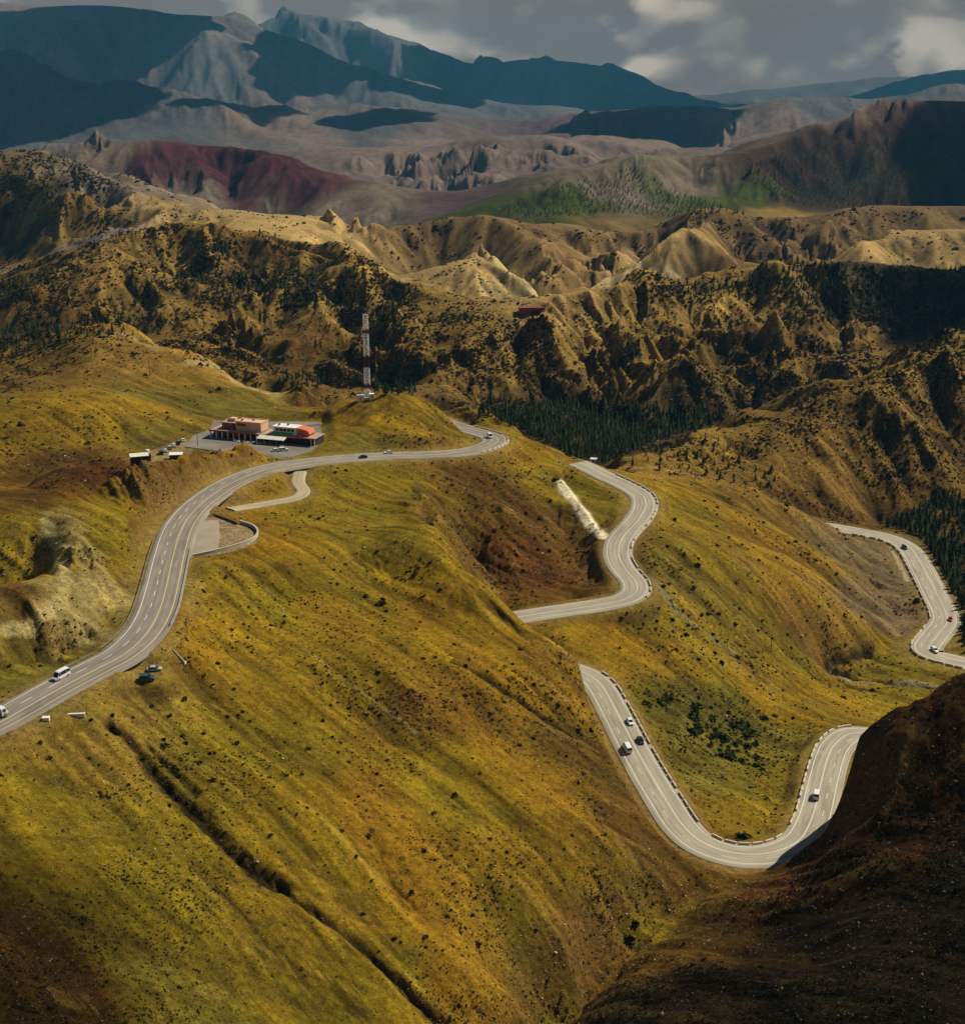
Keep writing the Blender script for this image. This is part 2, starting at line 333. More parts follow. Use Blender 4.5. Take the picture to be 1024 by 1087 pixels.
def gullies(lam, s, gx, gy, rows):
    """down-slope ribs and gullies of one size (phase-aligned wavelets across the slope)"""
    X, Y = Xg[rows] / lam, Yg[rows] / lam
    m = np.hypot(gx, gy) + 1e-6; dx, dy = -gy / m, gx / m
    ix, iy = np.floor(X), np.floor(Y); fx, fy = X - ix, Y - iy; ix = ix.astype(np.int64); iy = iy.astype(np.int64)
    va = np.zeros_like(X); vs = np.zeros_like(X); wt = np.zeros_like(X)
    for i in range(-1, 3):
        for j in range(-1, 3):
            px = fx - i - (hsh(ix+i, iy+j, s) - .5) * .9; py = fy - j - (hsh(ix+i, iy+j, s+77) - .5) * .9
            w = np.exp(-(px*px + py*py) * 1.6); ph = (px*dx + py*dy) * 6.2832
            va += np.cos(ph) * w; vs += np.sin(ph) * w; wt += w
    va /= wt; vs /= wt
    mag = np.hypot(va, vs) + 1e-6
    return va / np.maximum(mag, .45)            # -1 gully .. 1 rib
pxm = F / YS[:, None]                            # picture px per metre
CRE = np.zeros_like(Z)                           # ribs (+) and gullies (-), for the soils
# roughness by place: (u, v, y, gully amplitude, lump amplitude)
RS = np.array([(x[0], x[1], x[2], x[3], x[4]) for x in [
    (100,950,290,.30,.5),(400,900,330,.45,.5),(300,650,420,.4,.5),(550,800,385,.55,.5),(500,650,470,.5,.5),(560,580,560,2.2,1.8),(620,600,530,2.2,1.2),(600,500,620,.5,.6),
    (420,450,630,.9,1.0),(250,488,560,2.2,1.5),(210,503,515,2.6,1.5),(170,515,495,2.6,1.5),(190,525,500,3,1.5),(160,485,585,.3,.3),(60,600,440,.5,.8),(110,640,415,1.3,.8),(60,460,620,.8,.8),(250,430,690,.2,.3),(280,465,610,.1,.1),(100,390,780,.5,1.0),
    (800,600,580,.5,.6),(720,700,480,.4,.5),(780,800,430,.7,1.2),(930,640,620,1.0,1.4),(950,860,320,1.8,2.2),(850,1000,290,1.8,2.0),(1000,800,340,2.2,2.6),(650,1000,350,.5,.5),
    (560,440,880,.8,1.2),(800,480,760,1.8,2),(950,420,880,2.3,3),(700,380,1030,1.5,2),(900,340,1080,1.6,2.2),(450,370,1000,1.5,2),(250,310,1110,1.3,1.8),(60,330,1050,1.5,1.8),
    (100,220,1700,1,.7),(300,236,1700,1.5,.7),(480,260,1650,.8,.3),(620,280,1550,.8,.3),(750,260,1600,.8,.3),(950,240,1750,.8,.3),
    (200,180,2600,.7,.5),(420,220,2300,.9,1.1),(650,200,2400,.8,.6),(950,150,2700,.9,.6),(450,185,3800,.9,1.7),(650,145,5900,1.1,1.5),(200,125,5600,1.1,1.7),(400,140,5600,1.1,1.7),(200,60,9800,.85,.4),(450,100,9500,.85,.4),(640,90,13500,1.2,.9),(950,95,15000,.8,.7),(800,1087,100,.8,1),(200,1087,100,.5,.6)]])
ra, _ = ae(RS[:, 0], RS[:, 1]); rl = np.log(RS[:, 2])
def idw(vals, ga, gl, pw=3.0):
    out = np.zeros((ga.size, vals.shape[1]))
    g1, g2 = ga.ravel(), gl.ravel()
    for i in range(0, len(g1), 8000):
        d2 = (g1[i:i+8000, None] - ra)**2 + (g2[i:i+8000, None] - rl)**2 + 1e-5
        w = d2**(-pw / 2); out[i:i+8000] = (w @ vals) / w.sum(1, keepdims=True)
    return out.reshape(ga.shape + (vals.shape[1],))
RC = idw(RS[:, 3:5], ga, gl)
def up(c):
    return lin(ll, LY) @ c @ lin(la, AC).T
def lin(src, dst):
    i = np.clip(np.searchsorted(src, dst) - 1, 0, len(src) - 2); t = np.clip((dst - src[i]) / (src[i+1] - src[i]), 0, 1)
    M = np.zeros((len(dst), len(src))); r = np.arange(len(dst)); M[r, i] = 1 - t; M[r, i+1] += t
    return M
GA, LA = up(RC[..., 0]), up(RC[..., 1])
# distance to roads
def road_dist(C, reach):
    D = np.full(Z.shape, 1e9); ZR = np.zeros(Z.shape); SG = np.zeros(Z.shape)
    T = np.gradient(C[:, :2], axis=0); T /= np.linalg.norm(T, axis=1)[:, None]
    for k in range(0, len(C), 24):
        c = C[k:k+25]; t = T[k:k+25]
        r0, r1 = np.searchsorted(YS, [c[:, 1].min() - reach, c[:, 1].max() + reach])
        aa = np.r_[(c[:, 0] - reach) / c[:, 1], (c[:, 0] + reach) / c[:, 1]]
        c0, c1 = np.searchsorted(AC, [aa.min() - .01, aa.max() + .01])
        X, Y = Xg[r0:r1, c0:c1], Yg[r0:r1, c0:c1]
        best = np.full(X.shape, 1e9); bz = np.zeros(X.shape); bs = np.zeros(X.shape)
        for q in range(len(c)):
            ex, ey = X - c[q, 0], Y - c[q, 1]
            al = ex * t[q, 0] + ey * t[q, 1]; d = np.hypot(np.maximum(np.abs(al) - 1.0, 0), ex * t[q, 1] - ey * t[q, 0])
            m = d < best; best[m] = d[m]; bz[m] = c[q, 2] 
            bs[m] = (ex * t[q, 1] - ey * t[q, 0])[m]
        sl = (slice(r0, r1), slice(c0, c1)); m = best < D[sl]
        D[sl] = np.where(m, best, D[sl]); ZR[sl] = np.where(m, bz, ZR[sl]); SG[sl] = np.where(m, bs, SG[sl])
    return D, ZR, SG
RD_ = [road_dist(C, 26.0) for C, hw, mg, nm in ROADS]
NEARROAD = np.min([np.maximum(d[0] - r[1], 0) for d, r in zip(RD_, ROADS)], axis=0)
calm = sst(0, 14, NEARROAD)
cafe = np.array(W(275, 462, 622))
calm *= sst(26, 46, np.hypot(Xg - cafe[0], (Yg - cafe[1] + 2) * 1.6))
def blur(q, n):
    for _ in range(n):
        q[1:-1] = .25 * q[:-2] + .5 * q[1:-1] + .25 * q[2:]; q[:, 1:-1] = .25 * q[:, :-2] + .5 * q[:, 1:-1] + .25 * q[:, 2:]
    return q
RIB = {}; BASE = Z.copy(); OCT = ((1500, 1), (700, 2), (340, 3), (170, 4), (84, 5), (42, 6), (21, 7), (10.5, 8), (5.2, 9))
for lam, s in OCT:
    vis = sst(4.5, 11, lam * pxm) * sst(420, 180, lam * pxm)
    rows = np.where(vis[:, 0] > .01)[0]
    if not len(rows): continue
    rows = slice(rows[0], rows[-1] + 1)
    ref = BASE + sum([v for k, v in RIB.items() if k >= 3.5 * lam], 0)   # only much larger ribs steer the smaller ones
    gx, gy = grad(ref); gx, gy = blur(gx, 2)[rows], blur(gy, 2)[rows]
    g = gullies(lam, s, gx, gy, rows); sl = sst(.06, .55, np.hypot(gx, gy))
    k = .030 + .020 * sst(700, 1100, YS[rows][:, None]) - .008 * sst(1250, 1450, YS[rows][:, None]) + .030 * sst(2000, 3500, YS[rows][:, None])
    fa = {5.2: .55, 10.5: .7, 21: .85}.get(lam, 1.0)
    dz = np.zeros_like(Z); dz[rows] = lam * k * fa * GA[rows] * vis[rows] * sl * g * calm[rows]; RIB[lam] = dz; Z += dz
    CRE[rows] += g * sl * vis[rows] * (.5 if lam < 12 else .8) * calm[rows]
STK = np.zeros_like(Z); gx, gy = grad(BASE); gx, gy = blur(gx, 3), blur(gy, 3); rows = slice(np.searchsorted(YS, 200), np.searchsorted(YS, 1500)); slp = sst(.1, .5, np.hypot(gx, gy))[rows]
for lam, s in ((3.2, 31), (7, 32), (15, 33), (34, 34)):
    vis = sst(3, 7, lam * pxm[rows]) * sst(300, 120, lam * pxm[rows]); STK[rows] += gullies(lam, s, gx[rows], gy[rows], rows) * vis * slp * .5
del RIB, BASE
for lam, s in ((2400, 27), (1100, 25), (520, 26), (240, 21), (60, 22), (15, 23), (4, 24)):
    vis = sst(4, 12, lam * pxm) * sst(520, 220, lam * pxm)
    Z += lam * (.035 if lam < 300 else .05 * sst(2200, 3500, Yg)) * LA * vis * fbm(Xg, Yg, lam, 3, s) * calm
# fine ditches on the main slope
def ditch(pts, w, depth, dark=1.):
    """a channel cut along surveyed points (u, v) of the slope"""
    P = catmull(np.array([at0(u, v) for u, v in pts]), 1.5)
    D, ZR, SG = road_dist(P, w * 2 + 6)
    global Z
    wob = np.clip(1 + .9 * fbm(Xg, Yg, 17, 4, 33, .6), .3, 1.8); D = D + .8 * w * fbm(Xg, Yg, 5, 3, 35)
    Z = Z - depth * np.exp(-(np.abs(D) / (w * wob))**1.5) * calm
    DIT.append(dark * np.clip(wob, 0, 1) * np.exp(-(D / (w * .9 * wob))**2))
DIT = []
def at0(u, v, z=None, zmin=0):
    """first ground point seen along a sight line"""
    a, e = (float(q) for q in ae(u, v)); z = Z if z is None else z
    i = min(max(np.searchsorted(AC, a) - 1, 0), NC - 2); t = (a - AC[i]) / (AC[i+1] - AC[i])
    col = (z[:, i] * (1 - t) + z[:, i+1] * t); ec = col / YS
    k = np.where((ec >= e) & (YS > 120))[0]
    k = k[0] if len(k) else NR - 1
    q = 0 if k == 0 else float(np.clip((e - ec[k-1]) / (ec[k] - ec[k-1] + 1e-9), 0, 1))
    y = YS[k-1] + q * (YS[k] - YS[k-1])
    return np.array([a * y, y, col[k-1] + q * (col[k] - col[k-1])])
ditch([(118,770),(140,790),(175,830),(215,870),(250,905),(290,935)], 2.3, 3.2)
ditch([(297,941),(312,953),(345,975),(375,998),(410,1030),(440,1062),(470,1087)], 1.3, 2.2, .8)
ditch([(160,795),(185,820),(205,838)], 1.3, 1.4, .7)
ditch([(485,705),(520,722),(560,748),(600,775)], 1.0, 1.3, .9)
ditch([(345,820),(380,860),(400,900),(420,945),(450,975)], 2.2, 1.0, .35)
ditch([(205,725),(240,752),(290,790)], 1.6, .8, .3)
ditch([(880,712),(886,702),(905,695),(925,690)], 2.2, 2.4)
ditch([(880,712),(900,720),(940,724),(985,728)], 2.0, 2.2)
ditch([(690,815),(720,840),(760,850),(800,853)], 1.8, 1.6) if False else None
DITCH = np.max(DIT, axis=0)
fu, fv = Xg * .75 - Yg * .66, Xg * .66 + Yg * .75                     # along and across the fall of the long slopes
wv = 5 * fbm(Xg, Yg, 60, 2, 61)
def strk(lam, s): return fbm(fu / 11, fv + wv, lam, 3, s, .6)
NST = sst(900, 700, Yg) * calm
S1 = strk(9, 301) * sst(2.5, 6, 9 * pxm); S2 = strk(2.6, 302) * sst(3, 7, 3 * pxm) 
Z += NST * (1.1 * S1 + .38 * S2)
def around(pts, w, reach=60):
    P = catmull(np.array([at0(u, v) for u, v in pts]), 1.5); D, _, G = road_dist(P, reach); return np.exp(-(D / w)**2), G, D
RIBM = around([(135,512),(160,516),(185,512),(215,503),(250,493),(268,487)], 13)[0]; PALM = around([(55,560),(85,600),(112,640),(60,692)], 17)[0]
S3 = strk(4.2, 303) * calm; S4 = strk(7.5, 304)
Z += RIBM * (2.6 * S3 + 1.2 * S4) + PALM * .9 * S3
SCARM, SCG, SCD = around([(598,513),(606,525),(617,540),(629,556),(640,569)], 9, 40)
Z = np.where(SCD < 30, Z + 3.6 * np.exp(-(SCD / 8)**2) * sst(-2.0, 2.0, SCG) , Z)      # bank above the white cutting
def mound(u, v, r, h):
    global Z
    p = at0(u, v); d = np.hypot(Xg - p[0], (Yg - p[1])) ; Z = Z + h * np.exp(-(d / r)**2) * (1 + .5 * fbm(Xg, Yg, 7, 3, 71))
mound(276, 523, 6.5, 4.0); mound(290, 519, 6, 4.5); mound(328, 431, 12, 8)
# earthworks: roads, terrace
CUT = np.zeros_like(Z)
tz = float(cafe[2]); flat = sst(1.0, 0.0, 0 * Z)
dcx, dcy = (Xg - cafe[0]), (Yg - cafe[1])
for (D, ZR, SG), (C, hw, mg, nm) in zip(RD_, ROADS):
    t = sst(hw + 1.6, hw + 1.6 + mg, D + .8 * fbm(Xg, Yg, 9, 3, 41) * sst(hw + 1.6, hw + 4, D))
    Z = np.where(D < 60, Z * t + (ZR - .45) * (1 - t), Z); CUT = np.maximum(CUT, (1 - t) * sst(hw - 1, hw + 1.5, D))
def flatten(pts, z, soft):
    """level ground inside a surveyed outline (world x, y)"""
    global Z
    P = np.array(pts); n = len(P); ins = np.zeros(Z.shape, bool); D = np.full(Z.shape, 1e9)
    r0, r1 = np.searchsorted(YS, [P[:, 1].min() - soft * 2, P[:, 1].max() + soft * 2])
    sl = slice(r0, r1); X, Y = Xg[sl], Yg[sl]; I = np.zeros(X.shape, bool); DD = np.full(X.shape, 1e9)
    for k in range(n):
        (x0, y0), (x1, y1) = P[k], P[(k+1) % n]
        c = ((y0 > Y) != (y1 > Y)) & (X < (x1 - x0) * (Y - y0) / (y1 - y0 + 1e-9) + x0); I ^= c
        t = np.clip(((X-x0)*(x1-x0) + (Y-y0)*(y1-y0)) / ((x1-x0)**2 + (y1-y0)**2), 0, 1)
        DD = np.minimum(DD, np.hypot(X - x0 - t*(x1-x0), Y - y0 - t*(y1-y0)))
    D = np.where(I, 0, DD); t = sst(0, soft, D); Z[sl] = Z[sl] * t + z * (1 - t)
    return I, sl
CAFE_Z = -163.0; LOOK_Z = -158.6
def lev(u, v, z): a, e = (float(q) for q in ae(u, v)); y = z / e; return (a * y, y)
CAFE_OUT = [lev(u, v, CAFE_Z) for u, v in [(196,474),(205,462),(222,456),(226,446),(340,448),(342,468),(330,479),(300,488),(272,492),(255,482)]]
I1, sl1 = flatten(CAFE_OUT, CAFE_Z - .3, 7)
LOOK_OUT = [lev(u, v, LOOK_Z) for u, v in [(199,592),(204,566),(212,548),(238,550),(262,557),(273,566),(272,576),(256,582),(230,588)]]
STALL_Z = -163.2
STALL_OUT = [lev(u, v, STALL_Z) for u, v in [(103,501),(128,488),(160,478),(196,464),(207,474),(198,489),(172,494),(140,502),(112,505)]]
I3, sl3 = flatten(STALL_OUT, STALL_Z - .1, 5)
I2, sl2 = flatten(LOOK_OUT, LOOK_Z - .3, 4)
pk = at0(160, 717); flatten([(pk[0] + 3.0*math.cos(t), pk[1] + 2.6*math.sin(t)) for t in np.linspace(0, 6.2, 10)[:-1]], pk[2] + .2, 7)
for (D, ZR, SG), (C, hw, mg, nm) in zip(RD_, ROADS):       # keep road bed clear of the terraces
    Z = np.where(D < hw + 1.2, np.minimum(Z, ZR - .45), Z)
ROUGH = np.hypot(*grad(Z))
def ground(x, y):
    a = x / y; i = min(max(np.searchsorted(AC, a) - 1, 0), NC - 2); r = min(max(np.searchsorted(YS, y) - 1, 0), NR - 2)
    t = (a - AC[i]) / (AC[i+1] - AC[i]); q = (y - YS[r]) / (YS[r+1] - YS[r])
    return float((Z[r, i]*(1-t) + Z[r, i+1]*t)*(1-q) + (Z[r+1, i]*(1-t) + Z[r+1, i+1]*t)*q) + CZ
def at(u, v):
    p = at0(u, v); return Vector((p[0], p[1], p[2] + CZ))
# ------------------------------------------------------------------ soils and rock: base colours by place
OL, OC, OG = (.180,.134,.009), (.218,.138,.008), (.145,.116,.017)       # olive turf, ochre soil, grey-green turf
BR, RB_, PA = (.100,.052,.009), (.090,.034,.007), (.33,.26,.11)       # brown, red-brown, pale marl
TA, SC, DK = (.235,.145,.032), (.165,.098,.020), (.034,.022,.008)       # tan, scrub ground, dark scrub deepened to carry the lower-right shade
BE, BD, MA = (.30,.195,.062), (.165,.098,.030), (.062,.015,.018)        # beige, brown badland, maroon
GS, GV, LI = (.150,.112,.072), (.050,.060,.008), (.152,.104,.075)         # grey slope, green cover, lilac beige
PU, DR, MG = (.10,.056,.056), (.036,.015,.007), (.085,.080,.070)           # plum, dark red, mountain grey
SEEDS = [
 (60,900,None,OL,.5),(200,950,None,OL,.5),(330,900,None,OL,.5),(60,1040,None,BR,.7),(180,1060,None,OG,.6),(300,1040,None,OL,.5),(420,1040,None,OL,.4),
 (300,760,None,OL,.4),(240,680,None,OC,.4),(330,640,None,OL,.4),(390,720,None,OL,.5),(450,760,None,BR,.7),(430,900,None,OC,.6),(480,860,None,OL,.5),(520,930,None,OC,.6),(560,830,None,OC,.6),
 (540,1020,None,OL,.5),(450,960,None,OC,.5),(620,850,None,OC,.6),(660,860,None,BR,.7),(620,780,None,BR,.7),(600,740,None,OC,.6),(560,700,None,OC,.5),(500,680,None,OC,.5),(470,620,None,OC,.4),(430,590,None,OL,.4),(380,560,None,OL,.4),
 (460,565,None,OL,.4),(340,540,None,OL,.3),(380,510,None,OL,.5),(290,590,None,OC,.3),(640,930,None,OC,.5),(700,900,None,BR,.5),(680,970,None,OL,.5),(640,1010,None,BR,.6),
 (560,540,None,BR,.8),(520,520,None,BR,.8),(600,590,None,BR,.8),(560,610,None,RB_,.8),(630,610,None,BR,.8),(500,500,None,BR,.6),(560,490,None,OC,.5),(600,505,None,OL,.5),(540,470,None,OL,.5),(625,525,None,OL,.4),
 (420,455,None,OC,.4),(380,440,None,OC,.4),(400,475,None,OG,.3),(450,465,None,OC,.4),(350,455,None,OL,.4),(500,440,None,OL,.3),
 (240,500,None,OC,.4),(180,520,None,BR,.5),(130,540,None,OL,.3),(200,505,None,OC,.5),(100,505,None,RB_,.6),(60,510,None,BR,.6),
 (30,590,None,OL,.5),(50,560,None,OL,.4),(30,640,None,BR,.6),(100,620,None,PA,.1),(80,600,None,OL,.2),(60,680,None,PA,.2),(110,660,None,OG,.2),(140,590,None,OL,.2),(30,710,None,OG,.2),(70,700,None,OL,.2),
 (60,460,None,OC,.5),(30,450,None,OC,.5),(90,490,None,BR,.6),(100,440,None,OC,.5),(150,460,None,OG,.2),(180,420,None,OG,.2),(250,425,None,OG,.1),(280,435,None,OG,.1),(200,395,None,OL,.2),(230,400,None,TA,.1),(120,420,None,OC,.4),
 (60,390,None,SC,.8),(120,375,None,TA,.7),(20,400,None,SC,.8),(150,375,None,TA,.5),(200,385,None,TA,.3),
 (740,540,None,OL,.3),(720,515,None,OC,.2),(800,560,None,OC,.5),(860,590,None,OC,.5),(780,620,None,OL,.6),(850,650,None,OC,.5),(720,620,None,OG,.6),(760,670,None,OL,.6),(690,660,None,OL,.4),(670,690,None,OC,.3),(740,700,None,OL,.4),(830,700,None,OL,.4),
 (880,735,None,OC,.2),(800,730,None,OC,.4),(740,750,None,(.085,.082,.012),.8),(775,775,None,(.08,.08,.012),.8),(800,790,None,OG,.7),(760,820,None,OG,.7),(820,860,None,OL,.4),(830,820,None,OL,.6),(940,740,None,OL,.3),(980,700,None,OL,.2),(930,700,None,OL,.2),(930,640,None,GS,.6),(950,670,None,GS,.6),(910,600,None,GS,.6),
 (960,790,None,RB_,.7),(1000,760,None,RB_,.7),(930,850,None,RB_,.7),(900,930,None,RB_,.8),(980,900,None,RB_,.9),(820,960,None,RB_,.7),(760,1000,None,BR,.7),(700,1030,None,BR,.7),(900,1040,None,DK,.9),(800,1060,None,DK,.9),(1000,1000,None,DK,.9),(1000,940,None,DK,.9),(920,985,None,DK,.9),(740,1060,None,DK,.9),(860,980,None,DK,.9),  # DK seeds paint the near hillside's shade into its soil colour
 (640,440,None,DK,.9),(560,440,None,DK,.9),(720,450,None,DK,.9),(700,485,None,TA,.7),(760,480,None,TA,.7),(860,440,None,SC,.8),(900,500,None,SC,.9),(820,500,None,SC,.8),(960,450,None,SC,.9),(1000,400,None,TA,.7),(940,530,None,BR,.8),(1000,600,None,DK,.9),(880,545,None,BR,.8),(800,520,None,SC,.7),
 (640,380,None,TA,.8),(700,360,None,TA,.8),(680,420,None,TA,.7),(760,380,None,SC,.8),(840,360,None,SC,.9),(920,360,None,SC,.9),(1000,340,None,DK,.9),(940,310,None,DK,.9),(760,320,None,TA,.8),(860,310,None,SC,.9),(540,390,None,TA,.7),(580,370,None,TA,.6),(560,345,None,BE,.4),
 (480,350,None,SC,.7),(430,370,None,SC,.8),(380,370,None,BR,.7),(320,370,None,BR,.8),(240,350,None,SC,.7),(180,290,None,TA,.8),(120,290,None,SC,.8),(60,330,None,BR,.8),(140,320,None,SC,.8),(300,290,None,SC,.8),(230,260,None,SC,.8),(400,315,None,TA,.6),(30,350,None,DK,.9),
 (100,200,None,GS,.4),(160,220,None,BE,.2),(60,240,None,SC,.4),(20,200,None,SC,.6),(20,260,None,BR,.4),(240,236,None,BE,.1),(330,240,None,BE,.1),(180,210,None,GS,.2),(100,250,None,GS,.4),
 (430,260,None,BD,.1),(480,250,None,BD,.1),(500,290,None,BE,.1),(460,295,None,BE,.1),(540,300,None,PA,.0),(570,320,None,BE,.1),(620,290,None,BD,.1),(590,260,None,BD,.1),(660,280,None,BE,.1),(740,250,None,BE,.0),(760,270,None,BD,.0),(700,280,None,PA,.0),(820,260,None,BD,.1),(880,240,None,BD,.1),(900,265,None,BE,.1),(980,260,None,BE,.1),(980,235,None,BD,.1),
 (150,180,None,MA,.1),(250,190,None,MA,.1),(200,170,None,MA,.1),(300,185,None,MA,.1),(250,213,None,MA,.1),(322,205,None,MA,.1),(245,200,None,MA,.1),(215,205,None,GS,.3),(280,210,None,GS,.3),(110,175,None,GS,.2),(360,210,None,GS,.2),(420,225,None,GS,.4),(390,200,None,GS,.1),
 (600,220,None,GV,.8),(560,225,None,GV,.7),(640,205,None,GS,.6),(660,200,None,GS,.3),(720,180,None,GS,.3),(740,215,None,GV,.4),(800,205,None,GV,.4),(640,235,None,BD,.6),(780,230,None,BD,.3),(700,195,None,GV,.6),
 (880,160,None,DR,.6),(940,150,None,DR,.7),(1000,180,None,DK,.9),(880,200,None,DK,.9),(840,180,None,DR,.6),(960,210,None,DR,.7),(860,215,None,DK,.9),(920,190,None,DK,.9),(970,135,None,DR,.6),(840,225,None,TA,.3),
 (400,180,None,LI,.1),(450,190,None,LI,.1),(520,175,None,LI,.0),(560,175,None,LI,.0),(620,165,None,LI,.0),(480,215,None,PU,.1),(680,160,None,LI,.0),(600,150,None,LI,.0),(650,140,None,PU,.0),(720,145,None,PU,.0),(800,135,None,LI,.0),(900,125,None,LI,.0),(980,112,None,PU,.0),(780,155,None,PU,.0),
 (100,140,None,MG,.1),(50,110,None,MG,.1),(200,130,None,MG,.1),(300,140,None,LI,.1),(380,140,None,MG,.1),(450,145,None,LI,.1),
 (100,50,None,LI,.0),(200,60,None,MG,.0),(300,80,None,LI,.0),(400,100,None,MG,.0),(600,100,None,MG,.0),(900,105,None,MG,.0)]
sa, sl_, sc, sv = [], [], [], []
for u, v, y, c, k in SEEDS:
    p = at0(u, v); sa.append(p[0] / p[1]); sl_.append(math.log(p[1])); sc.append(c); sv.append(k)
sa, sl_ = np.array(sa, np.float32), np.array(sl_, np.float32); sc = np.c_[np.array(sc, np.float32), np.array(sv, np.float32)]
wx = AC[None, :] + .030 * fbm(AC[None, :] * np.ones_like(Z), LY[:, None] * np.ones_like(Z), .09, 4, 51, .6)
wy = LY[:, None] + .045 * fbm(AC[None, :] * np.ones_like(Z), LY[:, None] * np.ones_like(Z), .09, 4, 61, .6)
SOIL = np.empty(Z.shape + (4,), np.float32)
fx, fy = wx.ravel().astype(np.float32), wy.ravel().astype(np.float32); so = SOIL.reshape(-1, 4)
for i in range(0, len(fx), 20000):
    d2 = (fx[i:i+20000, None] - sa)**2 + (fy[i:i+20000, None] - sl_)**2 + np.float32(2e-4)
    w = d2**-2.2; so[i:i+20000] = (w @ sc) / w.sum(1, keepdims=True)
del fx, fy, wx, wy
VEG = SOIL[..., 3]
def mixc(m, c): 
    for i in range(3): SOIL[..., i] = SOIL[..., i] * (1 - m) + c[i] * m
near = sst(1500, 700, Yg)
cre = np.clip(CRE, -1.6, 1.6)
n1 = fbm(Xg, Yg, 40, 4, 71, .6) * sst(2, 6, 20 * pxm) ; n2 = fbm(Xg, Yg, 400, 4, 81, .6); n3 = fbm(Xg, Yg, 9, 3, 91, .6) * sst(3, 8, 9 * pxm)
mid = sst(650, 950, Yg) * sst(2300, 1700, Yg); n4 = fbm(Xg, Yg, 70, 5, 141, .65)
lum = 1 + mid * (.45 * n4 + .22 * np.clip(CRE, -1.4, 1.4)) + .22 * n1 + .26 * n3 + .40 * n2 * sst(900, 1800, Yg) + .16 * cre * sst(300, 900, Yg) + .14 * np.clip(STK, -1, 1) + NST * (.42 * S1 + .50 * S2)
lum += RIBM * (1.3 * S3 + .5 * S4) + PALM * .7 * S3
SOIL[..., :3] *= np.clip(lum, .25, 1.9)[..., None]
hue = sst(-.15, .35, fbm(Xg, Yg, 26, 4, 101, .6)) * near               # ochre and olive drift into each other
olive = (VEG < .62) & (Yg < 900)
SOIL[..., 0] *= 1 + .05 * hue * olive; SOIL[..., 1] *= 1 - .04 * hue * olive
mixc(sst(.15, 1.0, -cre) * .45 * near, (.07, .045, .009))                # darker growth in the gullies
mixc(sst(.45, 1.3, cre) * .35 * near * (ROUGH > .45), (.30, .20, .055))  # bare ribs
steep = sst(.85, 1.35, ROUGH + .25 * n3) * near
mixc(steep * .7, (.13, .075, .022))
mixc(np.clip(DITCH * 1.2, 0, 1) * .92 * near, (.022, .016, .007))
mixc(CUT * .55, (.24, .17, .07))                                         # verge gravel
SOIL[sl1][I1, :3] = (.21, .17, .115) if False else SOIL[sl1][I1, :3]
tmp = SOIL[sl1]; tmp[I1, :3] = np.array((.20, .165, .12)) * (1 + .2 * n3[sl1][I1])[:, None]; tmp[I1, 3] = 0
tmp = SOIL[sl3]; tmp[I3, :3] = np.array((.24, .185, .11)) * (1 + .35 * n3[sl3][I3])[:, None]; tmp[I3, 3] = .1
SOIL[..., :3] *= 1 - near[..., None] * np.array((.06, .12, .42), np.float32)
tmp = SOIL[sl2]; tmp[I2, :3] = np.array((.26, .18, .085)) * (1 + .2 * n3[sl2][I2])[:, None]; tmp[I2, 3] = 0
for (D, ZR, SG) in RD_[:3]: VEG[D < 9] = 0
def stain(pts, w, c, k, wob=10, ragged=.8):
    """a band of bare rock or soil along surveyed points"""
    P = catmull(np.array([at0(u, v) for u, v in pts]), 1.5); D, _, _ = road_dist(P, w * 3 + 8)
    mixc(np.clip(k * np.exp(-(D / (w * (1 + ragged * fbm(Xg, Yg, wob, 3, 43))))**4), 0, 1), c)
stain([(598,513),(606,525),(617,540),(629,556),(638,567)], 3.4, (.66, .56, .33), 1.3, 7, .5)
stain([(47,552),(64,585),(70,615),(62,642),(38,662),(5,670)], 2.2, (.46, .36, .13), .75)
stain([(385,850),(415,885),(440,925),(465,975),(490,1030)], 11, (.27, .135, .008), .6, 16); stain([(330,640),(420,700),(520,790),(600,850)], 9, (.25, .13, .008), .4, 16); stain([(318,432),(330,428),(342,432)], 8, (.15, .075, .012), .7)
stain([(80,620),(90,650),(95,680)], 9, (.26, .20, .065), .7); stain([(60,545),(85,580),(110,610),(130,640)], 5, (.27, .20, .06), .6)
stain([(205,385),(240,396),(262,410),(292,418)], 5, (.36, .27, .10), .7); stain([(110,356),(140,358),(165,370)], 5, (.33, .24, .09), .6)
stain([(325,690),(345,705),(375,728),(420,760),(440,776)], .5, (.34, .25, .07), .5); stain([(690,615),(720,650),(750,672),(775,690)], 2.2, (.22, .18, .08), .6)
stain([(885,716),(900,723),(950,728),(990,727)], 1.6, (.24, .20, .11), .7); stain([(945,582),(955,600),(962,615)], 1.6, (.45, .36, .2), .6)
